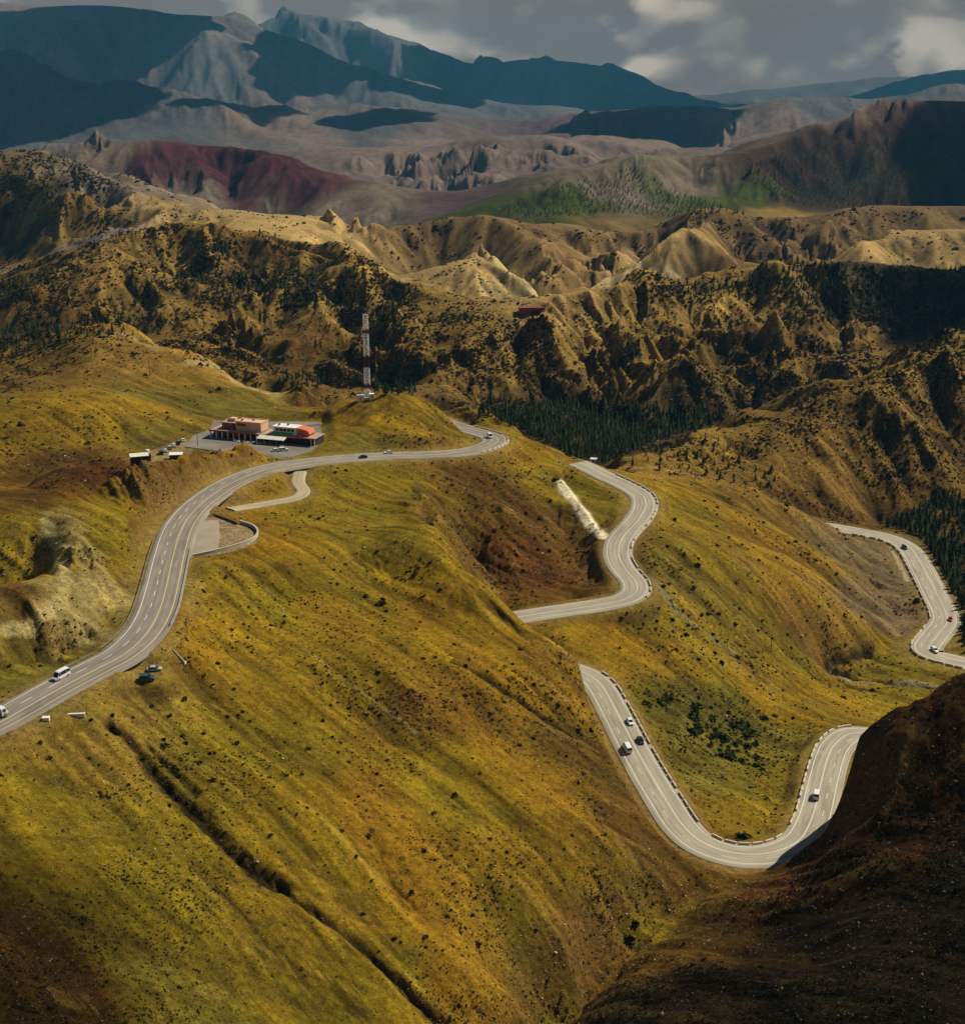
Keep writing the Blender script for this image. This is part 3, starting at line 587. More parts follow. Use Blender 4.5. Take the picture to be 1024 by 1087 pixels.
# ------------------------------------------------------------------ materials
def mat(name, col, rough=.8, metal=0, emit=None, var=.0, vs=3.0, bump=0, bs=20, trans=0, alpha=1):
    m = bpy.data.materials.new(name); m.use_nodes = True; nt = m.node_tree; b = nt.nodes['Principled BSDF']
    b.inputs['Base Color'].default_value = (*col, 1); b.inputs['Roughness'].default_value = rough; b.inputs['Metallic'].default_value = metal
    b.inputs['Specular IOR Level'].default_value = .3
    tc = nt.nodes.new('ShaderNodeTexCoord')
    if var:
        n = nt.nodes.new('ShaderNodeTexNoise'); n.inputs['Scale'].default_value = vs; n.inputs['Detail'].default_value = 5
        r = nt.nodes.new('ShaderNodeMapRange'); r.inputs['From Min'].default_value = .3; r.inputs['From Max'].default_value = .7
        r.inputs['To Min'].default_value = 1 - var; r.inputs['To Max'].default_value = 1 + var
        mx = nt.nodes.new('ShaderNodeVectorMath'); mx.operation = 'SCALE'; mx.inputs[0].default_value = col
        nt.links.new(tc.outputs['Object'], n.inputs['Vector']); nt.links.new(n.outputs['Fac'], r.inputs['Value']); nt.links.new(r.outputs[0], mx.inputs['Scale']); nt.links.new(mx.outputs[0], b.inputs['Base Color'])
    if bump:
        n = nt.nodes.new('ShaderNodeTexNoise'); n.inputs['Scale'].default_value = bs; n.inputs['Detail'].default_value = 4
        bp = nt.nodes.new('ShaderNodeBump'); bp.inputs['Strength'].default_value = bump; bp.inputs['Distance'].default_value = .1
        nt.links.new(tc.outputs['Object'], n.inputs['Vector']); nt.links.new(n.outputs['Fac'], bp.inputs['Height']); nt.links.new(bp.outputs[0], b.inputs['Normal'])
    return m
def ground_mat():
    m = bpy.data.materials.new('turf_and_rock'); m.use_nodes = True; nt = m.node_tree; b = nt.nodes['Principled BSDF']
    N = nt.nodes.new; L = nt.links.new
    b.inputs['Roughness'].default_value = .95; b.inputs['Specular IOR Level'].default_value = .08
    at_ = N('ShaderNodeAttribute'); at_.attribute_name = 'soil'
    tc = N('ShaderNodeTexCoord')
    def noise(sc, det, rough=.6):
        n = N('ShaderNodeTexNoise'); n.inputs['Scale'].default_value = sc; n.inputs['Detail'].default_value = det; n.inputs['Roughness'].default_value = rough
        L(tc.outputs['Object'], n.inputs['Vector']); return n.outputs['Fac']
    def rng_(s, a, b_, c, d):
        r = N('ShaderNodeMapRange'); L(s, r.inputs['Value'])
        for k, v in zip(('From Min', 'From Max', 'To Min', 'To Max'), (a, b_, c, d)): r.inputs[k].default_value = v
        return r.outputs[0]
    def mth(op, a, b_):
        q = N('ShaderNodeMath'); q.operation = op
        for i, s in enumerate((a, b_)):
            if isinstance(s, (int, float)): q.inputs[i].default_value = s
            else: L(s, q.inputs[i])
        return q.outputs[0]
    f1 = rng_(noise(.55, 6, .7), .3, .7, .50, 1.50); f2 = rng_(noise(2.2, 3, .7), .3, .7, .66, 1.34); f3 = rng_(noise(.06, 5, .65), .3, .7, .78, 1.22)
    f = mth('MULTIPLY', mth('MULTIPLY', f1, f2), f3)
    vm = N('ShaderNodeVectorMath'); vm.operation = 'SCALE'; L(at_.outputs['Color'], vm.inputs[0]); L(f, vm.inputs['Scale'])
    # scattered low growth, thick where the ground carries more of it
    vo = N('ShaderNodeTexVoronoi'); vo.inputs['Scale'].default_value = .42; vo.inputs['Randomness'].default_value = 1; L(tc.outputs['Object'], vo.inputs['Vector'])
    th = mth('MULTIPLY', at_.outputs['Alpha'], rng_(noise(.035, 4, .7), .35, .65, .05, .55))
    spot = mth('LESS_THAN', vo.outputs['Distance'], th)
    vo2 = N('ShaderNodeTexVoronoi'); vo2.inputs['Scale'].default_value = .16; L(tc.outputs['Object'], vo2.inputs['Vector'])
    th2 = mth('MULTIPLY', at_.outputs['Alpha'], rng_(noise(.012, 4, .7), .4, .7, .0, .42))
    spot = mth('MAXIMUM', spot, mth('LESS_THAN', vo2.outputs['Distance'], th2))
    mx = N('ShaderNodeMix'); mx.data_type = 'RGBA'; L(mth('MULTIPLY', spot, .72), mx.inputs['Factor']); L(vm.outputs[0], mx.inputs['A']); mx.inputs['B'].default_value = (.040, .026, .007, 1)
    L(mx.outputs['Result'], b.inputs['Base Color'])
    bp = N('ShaderNodeBump'); bp.inputs['Strength'].default_value = .7; bp.inputs['Distance'].default_value = .55
    hgt = mth('ADD', mth('MULTIPLY', noise(.9, 8, .7), 1.0), mth('MULTIPLY', spot, .35)); L(hgt, bp.inputs['Height']); L(bp.outputs[0], b.inputs['Normal'])
    return m
def far_mat():
    m = bpy.data.materials.new('mountain_rock'); m.use_nodes = True; nt = m.node_tree; b = nt.nodes['Principled BSDF']
    N = nt.nodes.new; L = nt.links.new
    b.inputs['Roughness'].default_value = .95; b.inputs['Specular IOR Level'].default_value = .05
    at_ = N('ShaderNodeAttribute'); at_.attribute_name = 'soil'; tc = N('ShaderNodeTexCoord')
    n = N('ShaderNodeTexNoise'); n.inputs['Scale'].default_value = .03; n.inputs['Detail'].default_value = 8; n.inputs['Roughness'].default_value = .7; L(tc.outputs['Object'], n.inputs['Vector'])
    r = N('ShaderNodeMapRange'); L(n.outputs['Fac'], r.inputs['Value'])
    for k, v in zip(('From Min', 'From Max', 'To Min', 'To Max'), (.3, .7, .7, 1.3)): r.inputs[k].default_value = v
    vm = N('ShaderNodeVectorMath'); vm.operation = 'SCALE'; L(at_.outputs['Color'], vm.inputs[0]); L(r.outputs[0], vm.inputs['Scale']); L(vm.outputs[0], b.inputs['Base Color'])
    bp = N('ShaderNodeBump'); bp.inputs['Strength'].default_value = .6; bp.inputs['Distance'].default_value = 8; L(n.outputs['Fac'], bp.inputs['Height']); L(bp.outputs[0], b.inputs['Normal'])
    return m
M_GROUND, M_FAR = ground_mat(), far_mat()
def sheet(name, r0, r1, m):
    nr = r1 - r0; idx = np.arange(nr * NC).reshape(nr, NC)
    q = np.stack([idx[:-1, :-1], idx[:-1, 1:], idx[1:, 1:], idx[1:, :-1]], -1).reshape(-1, 4).astype(np.int32)
    co = np.stack([Xg[r0:r1], Yg[r0:r1], Z[r0:r1] + CZ], -1).reshape(-1, 3).astype(np.float32)
    me = bpy.data.meshes.new(name); me.vertices.add(len(co)); me.vertices.foreach_set('co', co.ravel())
    me.loops.add(q.size); me.loops.foreach_set('vertex_index', q.ravel())
    me.polygons.add(len(q)); me.polygons.foreach_set('loop_start', np.arange(0, q.size, 4, dtype=np.int32)); me.polygons.foreach_set('loop_total', np.full(len(q), 4, np.int32))
    me.polygons.foreach_set('use_smooth', np.ones(len(q), bool)); me.update(calc_edges=True)
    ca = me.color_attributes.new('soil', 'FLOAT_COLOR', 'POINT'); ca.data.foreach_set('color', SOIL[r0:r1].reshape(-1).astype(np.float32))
    me.materials.append(m); o = bpy.data.objects.new(name, me); COL.objects.link(o); o['kind'] = 'structure'; return o
kA, kB = np.searchsorted(YS, 850), np.searchsorted(YS, 2150)
sheet('hillside', 0, kA + 1, M_GROUND); sheet('hills', kA, kB + 1, M_GROUND); sheet('mountains', kB, NR, M_FAR)
# ------------------------------------------------------------------ helpers for built things
class MB:
    """collects boxes, bars, sweeps and lathes; build() links them as ONE mesh object"""
    def __init__(s): s.v, s.f, s.m = [], [], []
    def add(s, v, f, mi=0):
        n = len(s.v); s.v += [tuple(p) for p in v]; s.f += [tuple(i + n for i in q) for q in f]; s.m += [mi] * len(f); return s
    def box(s, x0, x1, y0, y1, z0, z1, mi=0, tx=0, ty=0):
        v = [(x0,y0,z0),(x1,y0,z0),(x1,y1,z0),(x0,y1,z0),(x0+tx,y0+ty,z1),(x1-tx,y0+ty,z1),(x1-tx,y1-ty,z1),(x0+tx,y1-ty,z1)]
        return s.add(v, [(3,2,1,0),(4,5,6,7),(0,1,5,4),(1,2,6,5),(2,3,7,6),(3,0,4,7)], mi)
    def bar(s, a, b, w, n=4, mi=0, w2=None):
        a, b = Vector(a), Vector(b); d = (b - a).normalized(); u = d.orthogonal().normalized(); k = d.cross(u); w2 = w if w2 is None else w2
        v = [a + (u*math.cos(t) + k*math.sin(t)) * w for t in [i*2*math.pi/n + .785 for i in range(n)]] + [b + (u*math.cos(t) + k*math.sin(t)) * w2 for t in [i*2*math.pi/n + .785 for i in range(n)]]
        return s.add(v, [(i, (i+1) % n, n+(i+1) % n, n+i) for i in range(n)] + [tuple(range(n-1, -1, -1)), tuple(range(n, 2*n))], mi)
    def lathe(s, prof, n=16, axis='z', c=(0,0,0), mi=0):
        v = []
        for r, h in prof:
            for i in range(n):
                t = i*2*math.pi/n; p = (r*math.cos(t), r*math.sin(t), h)
                if axis == 'y': p = (p[0], p[2], p[1])
                v.append((p[0]+c[0], p[1]+c[1], p[2]+c[2]))
        f = [(j*n+i, j*n+(i+1) % n, (j+1)*n+(i+1) % n, (j+1)*n+i) for j in range(len(prof)-1) for i in range(n)]
        return s.add(v, f, mi)
    def loft(s, rings, close=True, caps=True, mi=0):
        n = len(rings[0]); v = [p for r in rings for p in r]; m = n if close else n - 1
        f = [(j*n+i, j*n+(i+1) % n, (j+1)*n+(i+1) % n, (j+1)*n+i) for j in range(len(rings)-1) for i in range(m)]
        if caps: f += [tuple(range(n-1, -1, -1)), tuple(range((len(rings)-1)*n, len(rings)*n))]
        return s.add(v, f, mi)
    def build(s, name, mats, parent=None, smooth=False, bev=0):
        me = bpy.data.meshes.new(name); me.from_pydata(s.v, [], s.f)
        if not isinstance(mats, (list, tuple)): mats = [mats]
        for m in mats: me.materials.append(m)
        me.polygons.foreach_set('material_index', s.m); 
        bm = bmesh.new(); bm.from_mesh(me); bmesh.ops.recalc_face_normals(bm, faces=bm.faces)
        if bev: bmesh.ops.bevel(bm, geom=[e for e in bm.edges], offset=bev, segments=2, affect='EDGES', clamp_overlap=True)
        bm.to_mesh(me); bm.free()
        if smooth: me.polygons.foreach_set('use_smooth', [True] * len(me.polygons))
        o = bpy.data.objects.new(name, me); COL.objects.link(o)
        if parent: o.parent = parent
        return o
def tag(o, label=None, cat=None, group=None, kind=None):
    for k, v in (('label', label), ('category', cat), ('group', group), ('kind', kind)):
        if v: o[k] = v
    return o
def empty(name, loc, rz=0, label=None, cat=None, group=None):
    o = bpy.data.objects.new(name, None); o.location = loc; o.rotation_euler = (0, 0, rz); o.empty_display_size = .5; COL.objects.link(o); return tag(o, label, cat, group)
def copy_tree(o, parent=None):
    c = o.copy(); COL.objects.link(c)
    if parent: c.parent = parent
    for ch in list(o.children): copy_tree(ch, c)
    return c
def kids(o): 
    for c in o.children:
        yield c; yield from kids(c)
# ------------------------------------------------------------------ roads
def road_mat(name, col, wear):
    m = bpy.data.materials.new(name); m.use_nodes = True; nt = m.node_tree; b = nt.nodes['Principled BSDF']; N = nt.nodes.new; L = nt.links.new
    b.inputs['Roughness'].default_value = .85; b.inputs['Specular IOR Level'].default_value = .25
    uv = N('ShaderNodeUVMap'); uv.uv_map = 'lane'; mp = N('ShaderNodeMapping'); mp.inputs['Scale'].default_value = (1.1, .035, 1); L(uv.outputs[0], mp.inputs[0])
    n = N('ShaderNodeTexNoise'); n.inputs['Scale'].default_value = 1; n.inputs['Detail'].default_value = 5; L(mp.outputs[0], n.inputs['Vector'])
    mp2 = N('ShaderNodeMapping'); mp2.inputs['Scale'].default_value = (.35, .06, 1); L(uv.outputs[0], mp2.inputs[0])
    n2 = N('ShaderNodeTexNoise'); n2.inputs['Scale'].default_value = 1; n2.inputs['Detail'].default_value = 6; L(mp2.outputs[0], n2.inputs['Vector'])
    def mr(s, a, c):
        r = N('ShaderNodeMapRange'); L(s, r.inputs['Value'])
        for k, v in zip(('From Min', 'From Max', 'To Min', 'To Max'), (.3, .7, a, c)): r.inputs[k].default_value = v
        return r.outputs[0]
    q0 = N('ShaderNodeMath'); q0.operation = 'MULTIPLY'; L(mr(n.outputs['Fac'], 1 - wear, 1 + wear), q0.inputs[0]); L(mr(n2.outputs['Fac'], 1 - wear, 1 + wear), q0.inputs[1])
    # wheel tracks worn into each lane, and square repair patches
    sp = N('ShaderNodeSeparateXYZ'); L(uv.outputs[0], sp.inputs[0]); wq = N('ShaderNodeMath'); wq.operation = 'SINE'; wm = N('ShaderNodeMath'); wm.operation = 'MULTIPLY'; wm.inputs[1].default_value = 3.5; L(sp.outputs['X'], wm.inputs[0]); L(wm.outputs[0], wq.inputs[0])
    tr_ = N('ShaderNodeMapRange'); L(wq.outputs[0], tr_.inputs['Value'])
    for k, v in zip(('From Min', 'From Max', 'To Min', 'To Max'), (-.2, 1, 1.03, .90)): tr_.inputs[k].default_value = v
    mp3 = N('ShaderNodeMapping'); mp3.inputs['Scale'].default_value = (.28, .05, 1); L(uv.outputs[0], mp3.inputs[0]); vb = N('ShaderNodeTexVoronoi'); vb.distance = 'CHEBYCHEV'; vb.inputs['Scale'].default_value = 1; L(mp3.outputs[0], vb.inputs['Vector']); sc_ = N('ShaderNodeSeparateXYZ'); L(vb.outputs['Color'], sc_.inputs[0])
    pt = N('ShaderNodeMapRange'); L(sc_.outputs['X'], pt.inputs['Value'])
    for k, v in zip(('From Min', 'From Max', 'To Min', 'To Max'), (.80, .82, 1, .86)): pt.inputs[k].default_value = v
    q1 = N('ShaderNodeMath'); q1.operation = 'MULTIPLY'; L(tr_.outputs[0], q1.inputs[0]); L(pt.outputs[0], q1.inputs[1])
    q = N('ShaderNodeMath'); q.operation = 'MULTIPLY'; L(q0.outputs[0], q.inputs[0]); L(q1.outputs[0], q.inputs[1])
    vm = N('ShaderNodeVectorMath'); vm.operation = 'SCALE'; vm.inputs[0].default_value = col; L(q.outputs[0], vm.inputs['Scale']); L(vm.outputs[0], b.inputs['Base Color'])
    return m
M_ASPH = road_mat('worn_asphalt', (.25, .212, .158), .17); M_ASPH2 = road_mat('pale_asphalt', (.37, .318, .218), .16); M_DIRT = road_mat('packed_dirt', (.42, .34, .20), .12)
M_PAINT = mat('road_paint', (.70, .66, .52), .6, var=.12, vs=.6); M_YEL = mat('yellow_road_paint', (.66, .52, .20), .6, var=.12, vs=.6)
M_LOT = mat('parking_asphalt', (.205, .175, .13), .9, var=.25, vs=.09, bump=.3, bs=2); M_TERR = mat('terrace_paving', (.34, .28, .19), .9, var=.14, vs=.12)
def offset(C, d):
    T = np.gradient(C, axis=0); T[:, 2] = 0; T /= np.linalg.norm(T, axis=1)[:, None]
    o = C.copy(); o[:, 0] += T[:, 1] * d; o[:, 1] -= T[:, 0] * d; return o
def ribbon(name, C, prof, m, parent=None, s0=None, s1=None):
    """sweep a cross-section (offset, rise) along a centre line; offset is to the right of travel"""
    if s0 is not None: C = C[s0:s1]
    rows = [offset(C, d) + np.array((0, 0, h + CZ)) for d, h in prof]
    n, k = len(C), len(prof); v = np.stack(rows, 1).reshape(-1, 3)
    ss = np.r_[0, np.cumsum(np.linalg.norm(np.diff(C[:, :2], axis=0), axis=1))]
    f = [(i*k+j, (i+1)*k+j, (i+1)*k+j+1, i*k+j+1) for i in range(n-1) for j in range(k-1)]
    me = bpy.data.meshes.new(name); me.from_pydata(v.tolist(), [], f); me.materials.append(m)
    uv = me.uv_layers.new(name='lane'); li = np.empty(len(me.loops), np.int32); me.loops.foreach_get('vertex_index', li)
    d = np.array([p[0] for p in prof]); uv.data.foreach_set('uv', np.stack([d[li % k], ss[li // k]], 1).ravel())
    bm = bmesh.new(); bm.from_mesh(me); bmesh.ops.recalc_face_normals(bm, faces=bm.faces)
    if sum(fa.normal.z for fa in bm.faces) < 0: bmesh.ops.reverse_faces(bm, faces=bm.faces)
    bm.to_mesh(me); bm.free()
    o = bpy.data.objects.new(name, me); COL.objects.link(o)
    if parent: o.parent = parent
    return o
def road(C, hw, m, name='road'):
    pr = [(-hw-1.6, -.95), (-hw-.9, -.22), (-hw, -.03), (-hw+.02, 0), (-hw*.5, .05), (0, .08), (hw*.5, .05), (hw-.02, 0), (hw, -.03), (hw+.9, -.22), (hw+1.6, -.95)]
    o = ribbon(name, C, pr, m); o['kind'] = 'structure'; return o
def crown(hw, d): return .08 * (1 - abs(d) / hw) + .012
def stripe(C, hw, d, w, m, parent, name, s0=0, s1=None):
    return ribbon(name, C[s0:s1], [(d - w/2, crown(hw, d - w/2)), (d + w/2, crown(hw, d + w/2))], m, parent)
def dashes(C, hw, d, w, on, off, m, parent, s0=0, s1=None):
    C = C[s0:s1]; P0 = offset(C, d - w/2); P1 = offset(C, d + w/2); h = CZ + crown(hw, d); b = MB(); i = 0
    while i + on < len(C):
        q = [tuple(P0[i]), tuple(P1[i]), tuple(P1[i+on//2]), tuple(P1[i+on]), tuple(P0[i+on]), tuple(P0[i+on//2])]
        b.add([(x, y, z + h) for x, y, z in q], [(0, 1, 2, 5), (5, 2, 3, 4)]); i += on + off
    return b.build('lane_dashes', m, parent)
CA, CB, CD_, CT = [r[0] for r in ROADS]
def pix(C):
    """nearest picture position of each point of a line, for reading stations off the photograph"""
    x, y, z = C[:, 0], C[:, 1], C[:, 2]; k = y * cp - z * sp
    return UC + F * x / k, VC - F * (y * sp + z * cp) / k
def station(C, u, v): a, b = pix(C); return int(np.argmin((a - u)**2 + (b - v)**2))
fine = lambda C: catmull(C[::3], 1.0)
ra_ = road(CA, 6.0, M_ASPH); rb_ = road(CB, 5.4, M_ASPH2); rd_ = road(CD_, 6.2, M_ASPH2)
for C, hw, o, m1, m2, cl in ((CA, 6.0, ra_, M_PAINT, M_YEL, 1.3), (CB, 5.4, rb_, M_PAINT, M_PAINT, -.6), (CD_, 6.2, rd_, M_PAINT, M_PAINT, -1.2)):
    stripe(C, hw, -hw + .85, .26, m1, o, 'edge_line'); stripe(C, hw, hw - .95, .26, m2, o, 'edge_line'); stripe(C, hw, cl, .26, m2, o, 'centre_line')
dashes(CA, 6.0, -1.9, .22, 2, 3, M_PAINT, ra_); dashes(CB, 5.4, 2.2, .2, 2, 4, M_PAINT, rb_, station(CB, 628, 716)); dashes(CD_, 6.2, 2.4, .2, 2, 4, M_PAINT, rd_)
tr = ribbon('track', CT, [(-3.6, -.8), (-2.6, -.02), (0, .03), (2.6, -.02), (3.6, -.8)], M_DIRT); tr['kind'] = 'structure'
def pad(name, out, z, m, drop=.9):
    from mathutils.geometry import tessellate_polygon
    P = [Vector((x, y, 0)) for x, y in out]; t = tessellate_polygon([P]); n = len(P)
    b = MB(); b.add([(p.x, p.y, z + CZ) for p in P] + [(p.x, p.y, z + CZ - drop) for p in P], list(t) + [(i, (i+1) % n, n+(i+1) % n, n+i) for i in range(n)])
    o = b.build(name, m); o['kind'] = 'structure'; return o
pad('car_park', CAFE_OUT, CAFE_Z, M_LOT); 
lot = [lev(u, v, LOOK_Z) for u, v in [(201,590),(205,566),(210,553),(232,552),(233,566),(231,585)]]
pad('paved_lookout', lot, LOOK_Z + .05, M_TERR)
# ------------------------------------------------------------------ roadside walls, rails
M_STONE = mat('limewashed_stone', (.62, .53, .36), .9, var=.18, vs=1.2, bump=.5, bs=4); M_STEEL = mat('galvanised_steel', (.42, .40, .36), .45, .6, var=.1)
M_CONC = mat('weathered_concrete', (.50, .44, .33), .9, var=.15, vs=1.0, bump=.3, bs=5)
bl = MB(); bl.loft([[(x, y*k, z) for x in (-1.7, 1.7) for y, z in ((-.26, z0), (.26, z0))] for k, z0 in ((1, -.9), (1, .62), (.8, .78))] and [[(-1.7,-.26*k,z),(1.7,-.26*k,z),(1.7,.26*k,z),(-1.7,.26*k,z)] for k, z in ((1.1, -.9), (1, .6), (.72, .78))])
BLOCK = bl.build('parapet_block', M_STONE); BLOCK_USED = [False]
def blocks(C, side, d, s0, s1, label, group, gap=1, step=4.3):
    P = offset(C, side * d)[s0:s1]; L = np.r_[0, np.cumsum(np.linalg.norm(np.diff(P, axis=0), axis=1))]
    for k, t in enumerate(np.arange(2, L[-1] - 2, step)):
        i = min(np.searchsorted(L, t), len(P) - 2); p = P[i]; q = P[i+1] - P[i-1]
        if BLOCK_USED[0]: o = BLOCK.copy(); COL.objects.link(o)
        else: o = BLOCK; BLOCK_USED[0] = True
        o.location = (p[0], p[1], p[2] + CZ - .1); o.rotation_euler = (0, -math.atan2(q[2], math.hypot(q[0], q[1])), math.atan2(q[1], q[0]))
        tag(o, label, 'parapet block', group)
st = station
blocks(CB, -1, 6.0, st(CB, 640, 504), st(CB, 684, 537), 'pale stone parapet block lining the outer edge of the upper bend below the forest', 'parapet blocks on the upper bend')
blocks(CB, -1, 6.0, st(CB, 684, 537) + 2, st(CB, 656, 585), 'pale stone parapet block between the two bends above the middle spur', 'parapet blocks between the two bends')
blocks(CB, -1, 6.0, st(CB, 656, 585) + 2, st(CB, 668, 633), 'pale stone parapet block round the outside of the bend beneath the brown cutting', 'parapet blocks on the bend under the cutting')
blocks(CB, -1, 6.0, st(CB, 625, 712), st(CB, 732, 886), 'pale stone parapet block on the right edge of the long straight with three cars', 'parapet blocks along the long straight')
blocks(CB, -1, 6.0, st(CB, 738, 892), st(CB, 850, 893), 'pale stone parapet block round the inside of the lowest hairpin', 'parapet blocks in the lowest hairpin')
blocks(CB, -1, 6.0, st(CB, 858, 884), st(CB, 920, 775), 'pale stone parapet block on the left edge of the road climbing out of the hairpin', 'parapet blocks above the hairpin', step=5)
blocks(CD_, 1, 6.9, st(CD_, 900, 562), st(CD_, 1000, 664), 'pale stone parapet block on the creek side of the far valley road', 'parapet blocks along the valley road', step=5.2)
blocks(CD_, 1, 6.9, st(CD_, 998, 668), st(CD_, 1030, 705), 'pale stone parapet block round the last bend of the far valley road', 'parapet blocks at the last valley bend')
blocks(CA, 1, 6.5, st(CA, 500, 478), st(CA, 523, 463.5), 'pale stone parapet block round the outside of the bend below the mast hill', 'parapet blocks on the mast bend')
blocks(CA, 1, 6.5, st(CA, 520, 462), st(CA, 490, 453.5), 'pale stone parapet block behind the bend beside the mast hill', 'parapet blocks behind the mast bend')
def rail(C, side, d, s0, s1, label, post=2):
    P = offset(C, side * d)[s0:s1]; o0 = P[len(P)//2]; root = empty('guard_rail', (o0[0], o0[1], o0[2] + CZ), 0, label, 'guard rail'); R = P - o0
    b = MB(); b.loft([[tuple(p + np.array((0, 0, h)) + n * w) for h, w in ((.42, 0), (.5, .07), (.58, 0), (.66, .07), (.74, 0), (.74, -.05), (.42, -.05))] for p, n in zip(R, (offset(C, side*(d+1))[s0:s1] - P))])
    b.build('rail', M_STEEL, root)
    pm = None
    for i in range(0, len(R), post):
        if pm is None:
            b = MB(); b.box(-.07, .07, -.07, .07, -1.2, .72); pm = b.build('post', M_STEEL, root); q = pm
        else: q = pm.copy(); COL.objects.link(q); q.parent = root
        q.location = R[i] - np.array((0, 0, .0))
    return root
rail(CA, -1, 7.2, st(CA, 128, 694), st(CA, 186, 570), 'long pale guard rail along the left edge of the wide upper road bend', post=4)
rail(CA, -1, 7.2, st(CA, 75, 722), st(CA, 122, 698), 'short pale guard rail beside the road behind the white minibus', post=3)
rail(CA, 1, 6.9, st(CA, 158, 664), st(CA, 183, 580), 'guard rail along the outer right edge of the wide upper road bend', post=3)
# curved wall of the lookout
def wall_line(name, pts, z, h, w, m, label, cat, cap=.1):
    P = catmull(np.array([(*lev(u, v, z), 0.) for u, v in pts]), .8); o0 = P[len(P)//2]; P = P - o0; root = empty(name, (o0[0], o0[1], z + CZ), 0, label, cat)
    for nm, prof in (('wall_body', ((-w/2, -1.2), (-w/2, h), (w/2, h), (w/2, -1.2))), ('coping', ((-w/2-.06, h+.003), (-w/2-.06, h+cap), (w/2+.06, h+cap), (w/2+.06, h+.003)))):
        rows = [offset(P, d) + np.array((0, 0, hh)) for d, hh in prof]; b = MB(); b.loft([[tuple(r[i]) for r in rows] for i in range(len(P))]); b.build(nm, m, root)
    return root
wall_line('parapet_wall', [(206,591),(230,586),(252,580),(268,574),(274,566),(268,559),(255,555)], LOOK_Z, .95, .5, M_CONC, 'curved pale parapet wall round the tip of the roadside lookout', 'wall')
wall_line('kerb_wall', [(212,551),(222,546),(240,551),(252,556)], LOOK_Z, .5, .4, mat('dark_stone', (.11, .085, .055), .9, var=.2), 'low dark stone kerb wall at the back of the roadside lookout', 'wall')
hdg = MB()
# ------------------------------------------------------------------ vehicles
M_GLASS = mat('dark_glass', (.012, .016, .02), .08); M_TYRE = mat('tyre_rubber', (.018, .018, .018), .8); M_RIM = mat('alloy', (.45, .45, .45), .35, .8); M_LAMP = mat('headlamp_lens', (.75, .75, .70), .15); M_TAIL = mat('tail_lens', (.35, .02, .015), .2); M_PLAS = mat('black_plastic', (.03, .03, .03), .6)
def paint(name, c): return mat(name, c, .28, var=.04, vs=1.5)
P_WHITE, P_DARK, P_SILV, P_TEAL, P_RED, P_BLUE = paint('white_paint', (.80, .79, .76)), paint('black_paint', (.025, .026, .03)), paint('silver_paint', (.38, .42, .40)), paint('teal_paint', (.03, .09, .10)), paint('red_paint', (.35, .03, .02)), paint('blue_grey_paint', (.10, .14, .20))
def section(x, w, z0, z1, tum, n=0):
    """cross-section of a body at station x: sill, flank, shoulder, top"""
    r = min(.12, (z1 - z0) * .25)
    return [(x, -w*.94, z0), (x, -w, z0 + (z1-z0)*.28), (x, -w*.985, z0 + (z1-z0)*.62), (x, -w*tum, z1 - r*.4), (x, -w*tum*.86, z1), (x, w*tum*.86, z1), (x, w*tum, z1 - r*.4), (x, w*.985, z0 + (z1-z0)*.62), (x, w, z0 + (z1-z0)*.28), (x, w*.94, z0)]
VSPEC = {  # length, half width, stations (x, bonnet/deck height), cabin (x, half width, height), wheel positions and radius
 'car': dict(b=[(-2.1,.62,.82),(-2.02,.80,.90),(-1.5,.84,.96),(-.4,.85,.97),(.9,.85,.95),(1.7,.82,.84),(2.08,.72,.72),(2.14,.60,.62)], c=[(-1.75,.95),(-1.15,1.42),(-.2,1.48),(.35,1.42),(1.12,.94)], w=(-1.28,1.30), r=.31, hw=.86),
 'suv': dict(b=[(-2.2,.72,.95),(-2.12,.86,1.02),(-1.5,.90,1.08),(0,.91,1.08),(1.0,.90,1.06),(1.9,.86,.98),(2.22,.76,.84),(2.28,.66,.74)], c=[(-2.1,1.06),(-1.85,1.70),(-.6,1.78),(.35,1.70),(1.12,1.05)], w=(-1.35,1.38), r=.37, hw=.92),
 'van': dict(b=[(-2.75,.86,1.25),(-2.68,.94,1.3),(-1.5,.97,1.32),(.8,.97,1.30),(1.7,.95,1.22),(2.35,.88,1.02),(2.66,.78,.86),(2.72,.70,.78)], c=[(-2.7,1.28),(-2.6,2.28),(-1.2,2.42),(.9,2.36),(1.25,2.22),(2.05,1.16)], w=(-1.65,1.70), r=.36, hw=.98)}
